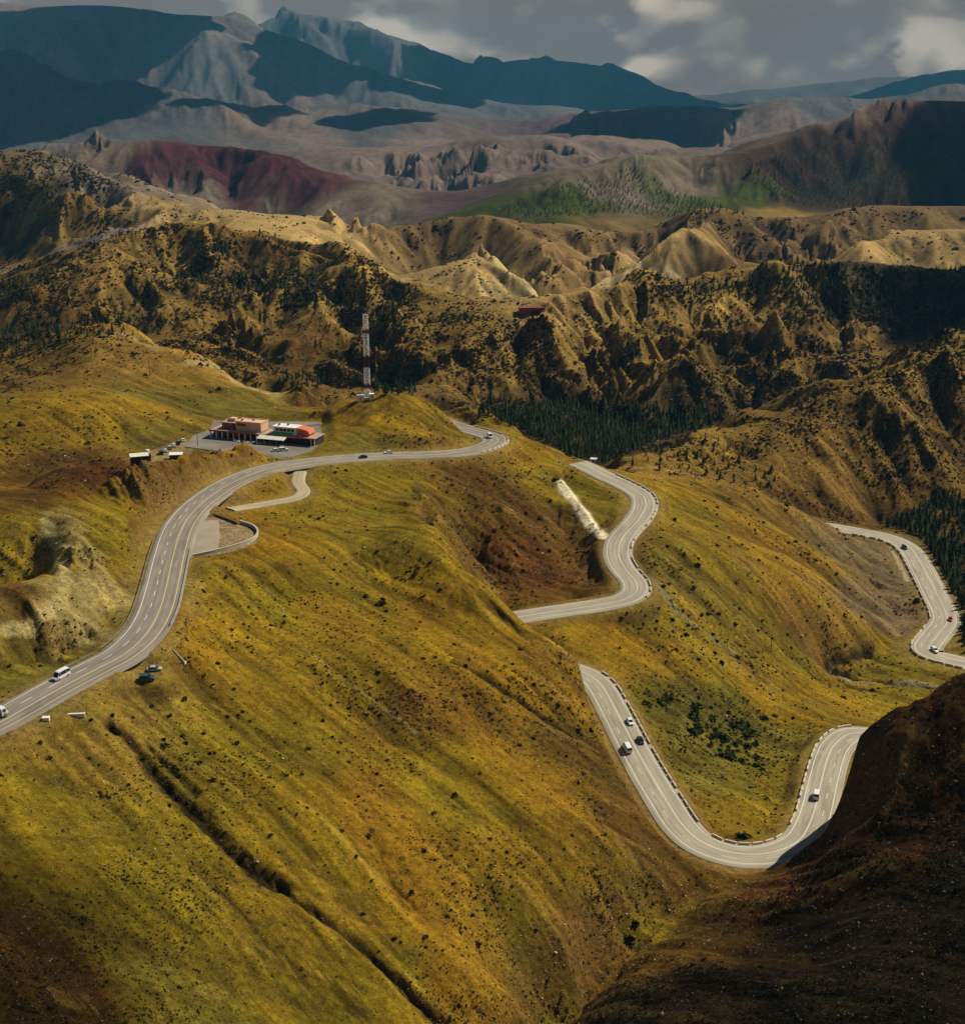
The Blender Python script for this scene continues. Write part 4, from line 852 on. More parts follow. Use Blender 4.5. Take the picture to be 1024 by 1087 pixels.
def make_vehicle(name, kind, pm):
    sp_ = VSPEC[kind]; hw = sp_['hw']; root = empty(name, (0, 0, 0))
    b = MB(); b.loft([section(x, hw * min(1, w_ / max(q[1] for q in sp_['b']) ), .22 if abs(x) < 2 else .30, z, .95) for x, w_, z in sp_['b']])
    b.build('body', pm, root, smooth=False)
    cab = sp_['c']; base = cab[0][1] if kind != 'van' else 1.27
    g = MB(); rf = MB()
    pw = {True: .80, False: .90}[kind == 'car']
    def half(x, z): return hw * (.94 - (.94 - pw) * (z - base) / max(.1, max(q[1] for q in cab) - base))
    zt = max(q[1] for q in cab)
    rings = []
    for x, z in cab: rings.append([(x, -half(x, base), base - .06), (x, -half(x, z), z - .05), (x, -half(x, z)*.88, z), (x, half(x, z)*.88, z), (x, half(x, z), z - .05), (x, half(x, base), base - .06)])
    g.loft(rings); g.build('window', M_GLASS, root)
    # roof skin and pillars in body colour, 12 mm proud of the glass
    top = [(x, z) for x, z in cab if z > base + .3 * (zt - base)]
    rf.loft([[(x, -half(x, z)*1.0-.012, z - .10), (x, -half(x, z)*.9-.012, z + .014), (x, half(x, z)*.9+.012, z + .014), (x, half(x, z)*1.0+.012, z - .10)] for x, z in top])
    for sgn in (-1, 1):
        xs = [(cab[0], cab[1]), (cab[-1], cab[-2])] + [((cab[2][0], base), (cab[2][0], zt - .03))] + ([((cab[3][0]-.1, base), (cab[3][0]-.1, zt - .05))] if kind == 'van' else [])
        for (x0, z0), (x1, z1) in xs: rf.bar((x0, sgn*(half(x0, base)+.005), z0 - .04), (x1, sgn*(half(x1, z1)+.005), z1 - .04), .06)
    if kind == 'van': rf.box(-2.74, -1.3, -half(0,base)-.015, half(0,base)+.015, 1.24, 1.40) 
    rf.build('roof', pm, root)
    wb = None
    for x in sp_['w']:
        for sgn in (-1, 1):
            if wb is None:
                t = MB(); r = sp_['r']; t.lathe([(r*.62, -.10), (r*.95, -.11), (r, -.07), (r, .07), (r*.95, .11), (r*.62, .10), (r*.62, -.10)], 18, 'y'); ty = t.build('wheel', M_TYRE, root, smooth=True)
                k = MB(); k.lathe([(.001, .085), (r*.2, .09), (r*.6, .06), (r*.62, .095), (r*.64, .06)], 18, 'y'); k.lathe([(.001, -.085), (r*.2, -.09), (r*.6, -.06), (r*.62, -.095), (r*.64, -.06)], 18, 'y'); k.build('rim', M_RIM, ty); wb = ty
            else: ty = copy_tree(wb, root)
            ty.location = (x, sgn * (hw - .10), sp_['r'])
    xf, zf = sp_['b'][-2][0], sp_['b'][-2][2]; xr, zr = sp_['b'][0][0], sp_['b'][0][2]
    for sgn in (-1, 1):
        h = MB(); h.box(xf - .12, xf + .055, sgn*hw*.62 - .17, sgn*hw*.62 + .17, zf - .16, zf - .03, tx=.02); h.build('headlight', M_LAMP, root)
        h = MB(); h.box(xr - .03, xr + .12, sgn*hw*.66 - .13, sgn*hw*.66 + .13, zr - .30, zr - .08); h.build('tail_light', M_TAIL, root)
        h = MB(); h.box(cab[-1][0] - .35, cab[-1][0] - .15, sgn*(hw + .09) - .09, sgn*(hw + .09) + .09, base - .02, base + .14); h.build('mirror', pm, root)
    h = MB(); h.box(xf - .05, xf + .075, -hw*.42, hw*.42, .42, .58); h.build('grille', M_PLAS, root)
    h = MB(); h.box(xf - .1, xf + .10, -hw*.8, hw*.8, .27, .37, tx=.01); h.build('bumper', M_PLAS, root); h = MB(); h.box(xr - .06, xr + .1, -hw*.85, hw*.85, .32, .44); h.build('bumper', M_PLAS, root)
    return root
def make_truck(name, cabm, boxm):
    root = empty(name, (0, 0, 0)); b = MB(); b.loft([section(x, w_, .55, z, .94) for x, w_, z in ((1.75,1.15,2.7),(1.9,1.2,2.78),(3.2,1.2,2.72),(3.62,1.18,1.75),(3.8,1.1,1.1))]); b.build('cab', cabm, root)
    g = MB(); g.add([(3.25,-.98,2.55),(3.25,.98,2.55),(3.66,1.04,1.78),(3.66,-1.04,1.78)], [(0,3,2,1)]); g.box(2.2, 3.15, -1.235, -1.2, 1.75, 2.4); g.box(2.2, 3.15, 1.2, 1.235, 1.75, 2.4); g.build('window', M_GLASS, root)
    b = MB(); b.box(-4.0, 1.55, -1.25, 1.25, .95, 2.9); 
    for x in np.arange(-3.7, 1.5, .62): b.box(x, x+.1, -1.29, 1.29, .98, 2.86)
    b.build('cargo_body', boxm, root)
    b = MB(); b.box(-4.0, 3.4, -.5, .5, .55, .93); b.build('chassis', M_PLAS, root)
    wb = None
    for x in (-2.9, -1.7, 2.75):
        for sgn in (-1, 1):
            if wb is None:
                t = MB(); t.lathe([(.3,-.16),(.48,-.17),(.5,-.1),(.5,.1),(.48,.17),(.3,.16),(.3,-.16)], 18, 'y'); wb = ty = t.build('wheel', M_TYRE, root, smooth=True); k = MB(); k.lathe([(.001,.1),(.3,.12),(.31,.05)], 16, 'y'); k.lathe([(.001,-.1),(.3,-.12),(.31,-.05)], 16, 'y'); k.build('rim', M_RIM, ty)
            else: ty = copy_tree(wb, root)
            ty.location = (x, sgn*1.05, .5)
    for sgn in (-1, 1):
        h = MB(); h.box(3.7, 3.84, sgn*.8-.2, sgn*.8+.2, .85, 1.05); h.build('headlight', M_LAMP, root)
        h = MB(); h.bar((3.3, sgn*1.2, 2.4), (3.5, sgn*1.5, 2.3), .04); h.box(3.42, 3.52, sgn*1.5-.12, sgn*1.5+.12, 1.9, 2.4); h.build('mirror', M_PLAS, root)
    h = MB(); h.box(3.6, 3.9, -1.15, 1.15, .5, .78); h.build('bumper', M_PLAS, root)
    return root
PROTO = {}
def vehicle(name, kind, pm, p, hd, label, cat, group=None, pitch=0):
    key = (kind, pm.name)
    if key in PROTO: o = copy_tree(PROTO[key]); o.name = name
    else: o = PROTO[key] = make_vehicle(name, kind, pm)
    o.location = p; o.rotation_euler = (0, -pitch, hd); tag(o, label, cat, group)
    if group is None and 'group' in o: del o['group']
    return o
def on_road(C, hw, u, v, side, away):
    i = min(max(station(C, u, v), 1), len(C) - 2); d = side; P = offset(C, d); q = C[i+1] - C[i-1]
    if not away: q = -q
    return Vector((P[i][0], P[i][1], P[i][2] + CZ + crown(hw, d))), math.atan2(q[1], q[0]), math.atan2(q[2], math.hypot(q[0], q[1]))
for nm, kind, pm, C, hw, u, v, d, away, lab, cat in (
    ('minibus', 'van', P_WHITE, CA, 6.0, 72, 723, -3.4, False, 'white minibus driving down the wide upper road near the left edge', 'minibus'),
    ('car', 'car', P_DARK, CA, 6.0, 383, 484.6, 3.0, False, 'black car on the road below the mast hill, nearer the cafe', 'car'),
    ('car', 'car', P_WHITE, CA, 6.0, 413, 483.4, -3.2, False, 'white car on the road straight below the mast', 'car'),
    ('van', 'van', P_WHITE, CA, 6.0, 523, 466, -2.2, False, 'white van rounding the bend at the right foot of the mast hill', 'van'),
    ('car', 'car', P_WHITE, CB, 5.4, 668, 764, -3.0, True, 'small white car furthest up the long straight above the hairpin', 'car'),
    ('car', 'car', P_DARK, CB, 5.4, 675, 787, -3.2, True, 'black car between the white ones on the long straight', 'car'),
    ('van', 'van', P_WHITE, CB, 5.4, 672, 795, 2.6, False, 'white van on the long straight above the lowest hairpin', 'van'),
    ('van', 'van', P_WHITE, CB, 5.4, 876, 849, -.9, True, 'white van alone on the road climbing right out of the lowest hairpin', 'van'),
    ('car', 'suv', P_DARK, CD_, 6.2, 963, 582, 2.4, True, 'black car high on the far valley road by the dark forest', 'car'),
    ('car', 'car', P_RED, CD_, 6.2, 1003, 657, -2.5, True, 'dark red car on the far valley road just above its last bend', 'car'),
    ('car', 'suv', P_WHITE, CD_, 6.2, 987, 692, -2.8, True, 'white car in the last bend of the far valley road', 'car')):
    p, hd, pi = on_road(C, hw, u, v, d, away); vehicle(nm, kind, pm, p, hd, lab, cat, None, pi)
p, hd, pi = on_road(CA, 6.0, -2, 764, -.8, True); t = make_truck('truck', P_WHITE, paint('dark_tarpaulin', (.05, .055, .06))); t.location = p; t.rotation_euler = (0, -pi, hd); tag(t, 'truck with a white cab and dark cargo body at the left edge of the picture', 'truck')
def parked(name, kind, pm, u, v, hd, lab, cat, z=None, group=None):
    p = at(u, v) if z is None else Vector((*lev(u, v, z), z + CZ))
    o = vehicle(name, kind, pm, p, hd, lab, cat, group)
    if z is None:                                     # stand on the slope with all four wheels
        f = Vector((math.cos(hd), math.sin(hd), 0)); l = Vector((-f.y, f.x, 0)); g = lambda a, c: ground(p.x + f.x*a + l.x*c, p.y + f.y*a + l.y*c)
        fx = Vector((f.x, f.y, (g(1.3, 0) - g(-1.3, 0)) / 2.6)).normalized(); up = fx.cross(Vector((l.x, l.y, (g(0, .8) - g(0, -.8)) / 1.6)).normalized()).normalized(); lx = up.cross(fx)
        o.location = (p.x, p.y, (g(1.3,.8) + g(-1.3,.8) + g(1.3,-.8) + g(-1.3,-.8)) / 4); o.rotation_euler = Matrix((fx, lx, up)).transposed().to_euler()
    return o
parked('car', 'car', P_SILV, 164, 712, .15, 'silver green car parked on the grass below the road bend', 'car')
parked('car', 'suv', P_TEAL, 156, 721, .1, 'dark teal car parked on the grass just below the silver one', 'car')
parked('car', 'car', P_WHITE, 293, 479, .35, 'white car parked in front of the awning, left of the pair', 'car', CAFE_Z)
parked('car', 'suv', P_WHITE, 301, 478.5, .35, 'white car parked in front of the awning, right of the pair', 'car', CAFE_Z)
parked('car', 'suv', P_DARK, 273, 490, 2.3, 'black car parked at the corner where the car park meets the road', 'car', CAFE_Z)
for k, (u, v) in enumerate([(194,468.5),(189,471.5),(184.5,474),(180,476.5),(175.5,479.5),(171,482)]):
    pm = (P_WHITE, P_DARK, P_WHITE, P_SILV, P_WHITE, P_DARK)[k]
    parked('car', ('car', 'suv')[k % 2], pm, u, v, 1.9, ['white car at the cafe end of the parked row left of the car park', 'black car second from the cafe end of the parked row', 'white suv third from the cafe end of the parked row'.replace('suv', 'car'), 'silver car in the middle of the parked row left of the cafe', 'white car next to the last in the parked row by the kiosk', 'black car at the kiosk end of the parked row'][k], 'car', None, 'cars parked in a row left of the cafe')
# ------------------------------------------------------------------ cafe, restaurant, sheds
M_PINK = mat('salmon_render', (.72, .42, .24), .9, var=.08, vs=.5); M_MAR = mat('maroon_render', (.24, .05, .03), .9, var=.12, vs=.6); M_ORG = mat('orange_render', (.62, .17, .07), .85, var=.08, vs=.6)
M_GRN = mat('green_panel', (.17, .38, .05), .7, var=.1, vs=.8); M_WHT = mat('white_render', (.78, .74, .64), .85, var=.08, vs=.8); M_DKW = mat('shaded_timber', (.045, .030, .022), .85, var=.2, vs=.8); M_CRM = mat('cream_canvas', (.72, .66, .50), .9, var=.08, vs=.6)  # shaded_timber: dark timber, with the arcade's shade put into its colour
M_ROOF = mat('terrace_roof', (.42, .29, .20), .9, var=.14, vs=.3); M_BRED = mat('brick_red_edge', (.30, .06, .035), .9, var=.15, vs=.7); M_REDK = mat('kiosk_red', (.40, .03, .025), .7, var=.1, vs=1)
f0, f1 = np.array(lev(223, 464.5, CAFE_Z)), np.array(lev(333, 474.5, CAFE_Z)); FD = (f1 - f0) / np.linalg.norm(f1 - f0); FL = float(np.linalg.norm(f1 - f0)); FA = math.atan2(FD[1], FD[0]); k_ = FL / 110.0     # metres per picture column along the front
def X(u): return (u - 223) * k_
z0 = CAFE_Z + CZ
def windows(root, spans, y, z0_, z1_, m=None):
    for a, c in spans:
        w = MB(); w.box(a - .08, c + .08, y - .07, y - .003, z0_ - .08, z1_ + .08); w = w.build('window', M_WHT, root)
        g = MB(); g.box(a, c, y - .085, y - .072, z0_, z1_); g.box(-9e-3 + (a+c)/2, 9e-3 + (a+c)/2, y - .095, y - .086, z0_, z1_); g.build('pane', M_GLASS, w)
R = empty('restaurant', (f0[0], f0[1], z0), FA, 'long restaurant with a dark arcade and salmon upper storey beside the car park', 'restaurant')
xe = X(274)
b = MB(); b.box(.4, xe, 3.2, 12, -.8, 3.55); b.build('wall', M_DKW, R)
b = MB(); b.box(-.4, xe + .2, -.3, 12.2, 3.553, 3.95); b.build('roof', M_ROOF, R)
b = MB(); b.box(-.45, xe + .25, -.36, -.303, 3.45, 4.25); b.box(-.46, -.403, -.3, 12.2, 3.45, 4.25); b.build('roof_edge', M_BRED, R)
col = None
for k in range(9):
    if col is None: c_ = MB(); c_.box(-.22, .22, -.22, .22, -.6, 3.45); c_.box(-.3, .3, -.3, .3, 3.2, 3.46); c_.box(-.3, .3, -.3, .3, -.6, .3); col = q = c_.build('column', M_WHT, R)
    else: q = col.copy(); COL.objects.link(q); q.parent = R
    q.location = (.35 + k * (xe - .9) / 8, .25, 0)
b = MB(); b.box(X(232), X(248), 4.2, 11.6, 3.953, 7.0); b.build('upper_wall', M_MAR, R)
windows(R, [(X(234), X(237)), (X(240), X(243))], 4.2, 4.9, 6.3)
b = MB(); b.box(X(248) + .003, X(275), 3.2, 11.0, 3.953, 8.4); b.build('upper_storey', M_PINK, R)
b = MB(); b.box(X(248), X(275.4), 3.1, 3.4, 8.403, 8.75); b.box(X(248), X(248) + .3, 3.4, 11.0, 8.403, 8.75); b.box(X(275.4) - .3, X(275.4), 3.4, 11.0, 8.403, 8.75); b.box(X(248), X(275.4), 10.8, 11.1, 8.403, 8.75); b.build('parapet', M_PINK, R)
b = MB(); b.box(X(231.5), X(247.8), 4.0, 11.8, 7.003, 7.4); b.build('upper_roof', M_ROOF, R)
b = MB(); b.box(X(238), X(244), 6.5, 9.5, 7.403, 9.0); b.build('stair_head', M_PINK, R)
for a in (2, 7, 12, 17):
    d = MB(); d.box(a, a + 1.6, 3.1, 3.197, -.6, 2.3); d.build('door', M_MAR, R)
K = empty('cafe', (*(f0 + FD * (X(276))), z0), FA, 'cafe with an orange upper storey, green panel and cream awning right of the restaurant', 'cafe')
def x(u): return X(u) - X(276)
b = MB(); b.box(.1, x(333), 2.6, 11.5, -.8, 3.6); b.build('wall', M_DKW, K)
b = MB(); b.box(-.05, x(334), .6, 11.8, 3.603, 3.9); b.build('roof', M_ROOF, K)
b = MB(); b.add([(.2,-3.2,2.75),(x(305),-3.2,2.75),(x(305),.62,3.75),(.2,.62,3.75),(.2,-3.2,2.55),(x(305),-3.2,2.55),(x(305),.62,3.62),(.2,.62,3.62)], [(0,1,2,3),(7,6,5,4),(0,4,5,1),(1,5,6,2),(3,2,6,7),(0,3,7,4)]); b.build('awning', M_CRM, K)
for t in np.linspace(.4, x(304), 5): c_ = MB(); c_.bar((t, -3.0, -.5), (t, -3.0, 2.57), .07); c_.build('awning_post', M_WHT, K)
b = MB(); b.box(x(288), x(313), 3.4, 9.5, 3.903, 7.4); b.build('upper_wall', M_WHT, K)
b = MB(); b.box(x(287), x(308), 3.22, 3.397, 3.903, 5.2); b.build('green_panel', M_GRN, K)
windows(K, [(x(290.5) + i * 2.05, x(290.5) + i * 2.05 + 1.75) for i in range(5)], 3.4, 5.55, 6.9)
b = MB(); b.box(x(287), x(314), 3.1, 9.8, 7.403, 7.75); b.build('upper_roof', M_WHT, K)
b = MB(); b.loft([[(x(313) + .003, y, 3.903), (x(325), y, 3.903), (x(326.5), y, 5.2), (x(324), y, 7.0), (x(313) + .003, y, 7.9)] for y in (2.9, 9.4)]); b.build('orange_wing', M_ORG, K)
b = MB(); b.box(x(305.5), x(314), .55, .597, 3.3, 3.97); b.box(x(314), x(334), .55, .597, 3.45, 3.97); b.build('fascia', M_ORG, K)
for u_ in (307, 313, 319, 325, 329.5, 333): c_ = MB(); c_.box(x(u_) - .14, x(u_) + .14, .8, 1.08, -.6, 3.6); c_.build('column', M_DKW if u_ < 328 else M_WHT, K)
for a in (2.2, 6.0, 9.8): d = MB(); d.box(a, a + 2.2, 2.5, 2.597, -.5, 2.4); d.build('window', M_GLASS, K)
M_AC = mat('aged_grey_metal', (.33, .31, .28), .6, .3, var=.2, vs=2)
for root, spots in ((R, ((X(252), 6.5, 8.403), (X(262), 8.5, 8.403), (X(236), 8, 7.403))), (K, ((x(292), 6, 7.753), (x(300), 7.5, 7.753), (x(318), 1.8, 3.903)))):
    for i, (a, c, z_) in enumerate(spots):
        b = MB(); b.box(a - .55, a + .55, c - .4, c + .4, z_ + .1, z_ + .95); b.box(a - .5, a - .4, c - .35, c + .35, z_, z_ + .1); b.box(a + .4, a + .5, c - .35, c + .35, z_, z_ + .1); b.build('roof_unit', M_AC, root)
b = MB()
for t in np.arange(.2, X(231), 1.5): b.bar((t, -.2, 3.95), (t, -.2, 5.0), .035)
b.bar((.2, -.2, 5.0), (X(231), -.2, 5.0), .035); b.bar((.2, -.2, 4.5), (X(231), -.2, 4.5), .03); b.build('railing', M_WHT, R)
b = MB(); b.box(X(249.5), X(259), 3.05, 3.197, 6.4, 7.6); b.build('sign_board', M_BRED, R)
b = MB(); b.bar((X(246), 7, 9.0), (X(246), 7, 12.5), .05); b.bar((X(246) - .8, 7, 12.0), (X(246) + .8, 7, 12.0), .03); b.bar((X(246) - .6, 7, 11.5), (X(246) + .6, 7, 11.5), .03); b.build('aerial', M_STEEL, R)
# tables with white tops in front of the arcade, and motorbikes
tb = None
M_TBL = mat('white_table_top', (.78, .76, .70), .5)
def table_proto():
    r = empty('cafe_table', (0, 0, 0)); b = MB(); b.lathe([(.001,.74),(.55,.74),(.55,.70),(.001,.70)], 18); b.build('table_top', M_TBL, r); b = MB(); b.lathe([(.3,0),(.05,.04),(.05,.70)], 10); b.build('pedestal', M_PLAS, r)
    for t in (0, 2.1, 4.2):
        c_ = MB(); px, py = .85*math.cos(t), .85*math.sin(t); c_.box(px-.2, px+.2, py-.2, py+.2, .43, .47); c_.box(px*1.2-.2, px*1.2+.2, py*1.2-.03, py*1.2+.03, .47, .9)
        for sx in (-.17, .17):
            for sy in (-.17, .17): c_.box(px+sx-.02, px+sx+.02, py+sy-.02, py+sy+.02, 0, .43)
        c_.build('seat', M_TBL, r)
    return r
for k, u in enumerate((253, 258, 263, 268, 273, 279, 284)):
    r = table_proto() if tb is None else copy_tree(tb); tb = tb or r
    q = f0 + FD * X(u); nrm = np.array((FD[1], -FD[0])); q = q + nrm * (2.6 + 1.2 * (k % 2)); r.location = (q[0], q[1], z0); r.rotation_euler = (0, 0, k * 1.3)
    tag(r, 'white cafe table with white seats set out before the dark arcade', 'table', 'tables outside the restaurant')
def shed(name, u, v, w, d, h, rz, wm, rm, label, cat, z=None, pitch=.25):
    p = at(u, v); r = empty(name, p, rz, label, cat); b = MB(); b.box(-w/2, w/2, -d/2, d/2, -1.2, h); b.build('wall', wm, r)
    b = MB(); o = .3; b.add([(-w/2-o,-d/2-o,h+.003),(w/2+o,-d/2-o,h+.003),(w/2+o,d/2+o,h+pitch),(-w/2-o,d/2+o,h+pitch),(-w/2-o,-d/2-o,h+.15),(w/2+o,-d/2-o,h+.15),(w/2+o,d/2+o,h+pitch+.15),(-w/2-o,d/2+o,h+pitch+.15)], [(3,2,1,0),(4,5,6,7),(0,1,5,4),(1,2,6,5),(2,3,7,6),(3,0,4,7)]); b.build('roof', rm, r)
    b = MB(); b.box(-w*.14, w*.14, -d/2-.06, -d/2-.003, -.6, min(2.1, h*.85)); b.build('door', M_DKW, r)
    b = MB(); b.box(w*.24, w*.40, -d/2-.05, -d/2-.003, h*.45, h*.8); b.build('window', M_GLASS, r); return r
shed('stall', 187, 487, 5.6, 3.6, 2.3, .12, M_DKW, M_WHT, 'small stall with a white roof on the edge of the rocky rib', 'stall')
shed('stall', 148, 489.5, 6.6, 4.0, 2.4, .35, M_DKW, M_CRM, 'low stall with a tan roof left of the red kiosk', 'stall')
kz = at(157, 489); kk = empty('kiosk', kz, .3, 'red kiosk topped with a white water tank beside the parked row', 'kiosk')
b = MB(); b.box(-1.5, 1.5, -1.4, 1.4, -1, 3.4); b.build('wall', M_REDK, kk); b = MB(); b.box(-1.7, 1.7, -1.6, 1.6, 3.403, 3.6); b.build('roof', M_BRED, kk)
b = MB(); b.lathe([(.9,3.603),(1.0,3.7),(1.0,5.0),(.8,5.3),(.3,5.45),(.001,5.45)], 18); b.build('water_tank', M_WHT, kk); b = MB(); b.box(-.9, .9, -1.47, -1.403, .9, 2.3); b.build('hatch', M_DKW, kk)
shed('hut', 145, 484, 2.6, 2.4, 2.1, .3, M_WHT, M_WHT, 'tiny white hut between the tan roofed stall and the kiosk', 'hut') if False else None
shed('farmhouse', 567, 331, 26, 9, 4.2, .1, M_MAR, mat('rust_roof', (.20, .07, .04), .9, var=.2, vs=.2), 'low dark red farmhouse far off where the bare hills meet the scrub', 'farmhouse')
shed('hut', 630, 490.5, 4.5, 3.2, 2.4, -.4, M_WHT, M_CRM, 'small white hut at the forest edge where the lower road begins', 'hut')
# roadside concrete bits near the bend
def slab(name, u, v, w, d, h, rz, label, cat):
    p = at(u, v); b = MB(); b.box(-w/2, w/2, -d/2, d/2, -.8, h); b.box(-w/2-.08, w/2+.08, -d/2-.08, d/2+.08, h+.003, h+.12); o = b.build(name, M_WHT, None, bev=0); o.location = p; o.rotation_euler = (0, 0, rz); return tag(o, label, cat)
slab('roadside_wall', 81, 760.5, 4.6, .5, .75, .12, 'longer of the two low white walls below the road edge', 'wall')
slab('roadside_wall', 49, 764.5, 1.8, 1.2, .8, .1, 'short square white wall block below the road by the truck', 'wall')
p = at(183, 690); ez = ground(p.x + 3.6, p.y - .9) - p.z; b = MB(); b.bar((0, 0, .1), (3.6, -.9, ez + .15), .38, 14); o = b.build('culvert_pipe', mat('grey_concrete', (.30, .27, .22), .9, var=.2)); o.location = p; tag(o, 'grey concrete culvert pipe beside the road above the silver car', 'pipe')
b = MB(); b.bar((3.55, -.89, ez + .15), (3.9, -.98, ez + .14), .55, 14); b.build('headwall', M_WHT, o)
# ------------------------------------------------------------------ mast and huts on the hill
mp = at(390, 421.5); mp.z -= .2
MS = empty('radio_mast', mp, .35, 'tall red and white lattice radio mast on the hill above the road', 'mast')
M_MW, M_MR = mat('mast_white', (.82, .80, .76), .5), mat('mast_red', (.09, .014, .012), .5)
HM = 86 / F * mp.y * 1.05; hwm = 1.15
cuts = [0, .10, .16, .36, .50, .77, .82, 1.0]
for k in range(7):
    za, zb = cuts[k] * HM, cuts[k+1] * HM; b = MB(); wd = lambda z: hwm * (1.12 - .22 * z / HM)
    cs = [(-1,-1),(1,-1),(1,1),(-1,1)]
    for i in range(4):
        a_, c_ = cs[i], cs[(i+1) % 4]
        b.bar((a_[0]*wd(za), a_[1]*wd(za), za), (a_[0]*wd(zb), a_[1]*wd(zb), zb), .14)
        n = max(1, round((zb - za) / 2.7))
        for j in range(n):
            q0, q1 = za + (zb-za)*j/n, za + (zb-za)*(j+1)/n
            b.bar((a_[0]*wd(q0), a_[1]*wd(q0), q0), (c_[0]*wd(q1), c_[1]*wd(q1), q1), .07); b.bar((c_[0]*wd(q0), c_[1]*wd(q0), q0), (a_[0]*wd(q1), a_[1]*wd(q1), q1), .07)
            b.bar((a_[0]*wd(q1), a_[1]*wd(q1), q1), (c_[0]*wd(q1), c_[1]*wd(q1), q1), .09)
    b.build('mast_section', M_MR if k % 2 else M_MW, MS)
for zz, sx, rr in ((.62, -1, .8), (.70, 1, .6), (.88, -1, .55)):
    b = MB(); b.lathe([(.001, 0), (rr*.6, .08), (rr, .28), (rr*1.02, .28), (rr*1.02, .34), (.001, .34)], 18, 'y'); d = b.build('dish', M_WHT, MS); d.location = (sx*.4, -hwm - .5, zz*HM)
b = MB(); b.bar((0, 0, HM), (0, 0, HM + 3.2), .05); b.build('lightning_rod', M_STEEL, MS)
b = MB(); b.box(-1.9, 1.9, -1.9, 1.9, -1.5, .15); b.build('plinth', M_CONC, MS)
for dx, dy, w, h, lab in ((-3.4, -2.2, 3.4, 3.0, 'larger white equipment hut at the left foot of the mast'), (2.4, -2.6, 2.3, 2.4, 'smaller white equipment hut at the right foot of the mast')):
    xx, yy = mp.x + dx, mp.y + dy; r = empty('equipment_hut', (xx, yy, ground(xx, yy)), .2, lab, 'hut'); b = MB(); b.box(-w/2, w/2, -1.3, 1.3, -1, h); b.build('wall', M_WHT, r)
    b = MB(); b.box(-w/2-.15, w/2+.15, -1.45, 1.45, h+.003, h+.2); b.build('roof', M_WHT, r); b = MB(); b.box(-.45, .45, -1.36, -1.303, 0, 2.0); b.build('door', M_STEEL, r)
# utility poles
up_ = None; M_WOOD = mat('creosoted_pole', (.05, .035, .022), .9, var=.2)
for u, v, h, lab in ((159, 398, 9, 'dark utility pole on the pale hill left of the restaurant'), (210, 474, 7, 'dark lamp pole standing on the car park left of the restaurant'), (818, 692, 8, 'thin dark pole low on the middle spur')):
    p = at(u, v)
    if up_ is None:
        up_ = r = empty('utility_pole', p); b = MB(); b.bar((0,0,-.8), (0,0,9), .16, 8, 0, .11); b.build('pole', M_WOOD, r); b = MB(); b.box(-.9, .9, -.07, .07, 8.2, 8.36); b.build('crossarm', M_WOOD, r)
        for t in (-.75, 0, .75): b = MB(); b.lathe([(.05,8.36),(.07,8.45),(.03,8.6)], 8, 'z', (t, 0, 0)); b.build('insulator', M_WHT, r)
    else: r = copy_tree(up_)
    r.location = p; r.scale = (1, 1, h / 9); r.rotation_euler = (0, 0, u * .01); tag(r, lab, 'utility pole')
# ------------------------------------------------------------------ trees and shrubs
def leaf_mat(name, col, var):
    m = mat(name, col, .9, var=var, vs=.6); m.node_tree.nodes['Principled BSDF'].inputs['Specular IOR Level'].default_value = .1; return m
M_PINE, M_PINE2, M_BARK = leaf_mat('pine_needles', (.024, .036, .008), .6), leaf_mat('cedar_needles', (.036, .050, .009), .6), leaf_mat('bark', (.06, .04, .025), .3)
M_SHRUB, M_BUSH = leaf_mat('dry_scrub', (.046, .033, .010), .7), leaf_mat('green_bush', (.042, .054, .011), .55); M_ROCK = mat('pale_rock', (.42, .34, .20), .95, var=.3, vs=.5)
def pine(r, h, seed):
    """whorls of ragged drooping branches round a trunk; unit is metres"""
    R_ = np.random.default_rng(seed); v, f = [], []; nl = 8
    for k in range(nl):
        t = k / (nl - 1); z = h * (.10 + .80 * t); rad = r * (1 - t)**.8 * R_.uniform(.8, 1.15) + .06 * r; n = 9 if k < 5 else 6; o = R_.uniform(0, 6)
        c = len(v); v.append((R_.normal(0, .03*r), R_.normal(0, .03*r), z + h * .16))
        for i in range(n):
            a = o + i * 2*math.pi/n; q = rad * R_.uniform(.6, 1.15); v.append((q*math.cos(a), q*math.sin(a), z - h*.03*R_.uniform(.2, 1.6)))
            a2 = a + math.pi/n; q = rad * R_.uniform(.25, .5); v.append((q*math.cos(a2), q*math.sin(a2), z + h*.05))
        for i in range(2*n): f.append((c, c+1+i, c+1+(i+1) % (2*n)))
    return np.array(v), f
PV = [pine(1.55, 7.0, 1), pine(1.9, 6.2, 2), pine(1.3, 7.6, 3)]
def tree_proto(k, m):
    r = empty('pine_tree', (0, 0, 0)); b = MB(); b.bar((0, 0, -.6), (0, 0, 5.2), .22, 7, 0, .05)
    for j in range(5): a = j*1.9; b.bar((0, 0, 1.4 + j*.7), (math.cos(a)*.8, math.sin(a)*.8, 1.6 + j*.7), .05, 4, 0, .02)
    b.build('trunk', M_BARK, r); b = MB(); b.add(PV[k][0].tolist(), PV[k][1]); b.build('crown', m, r); return r
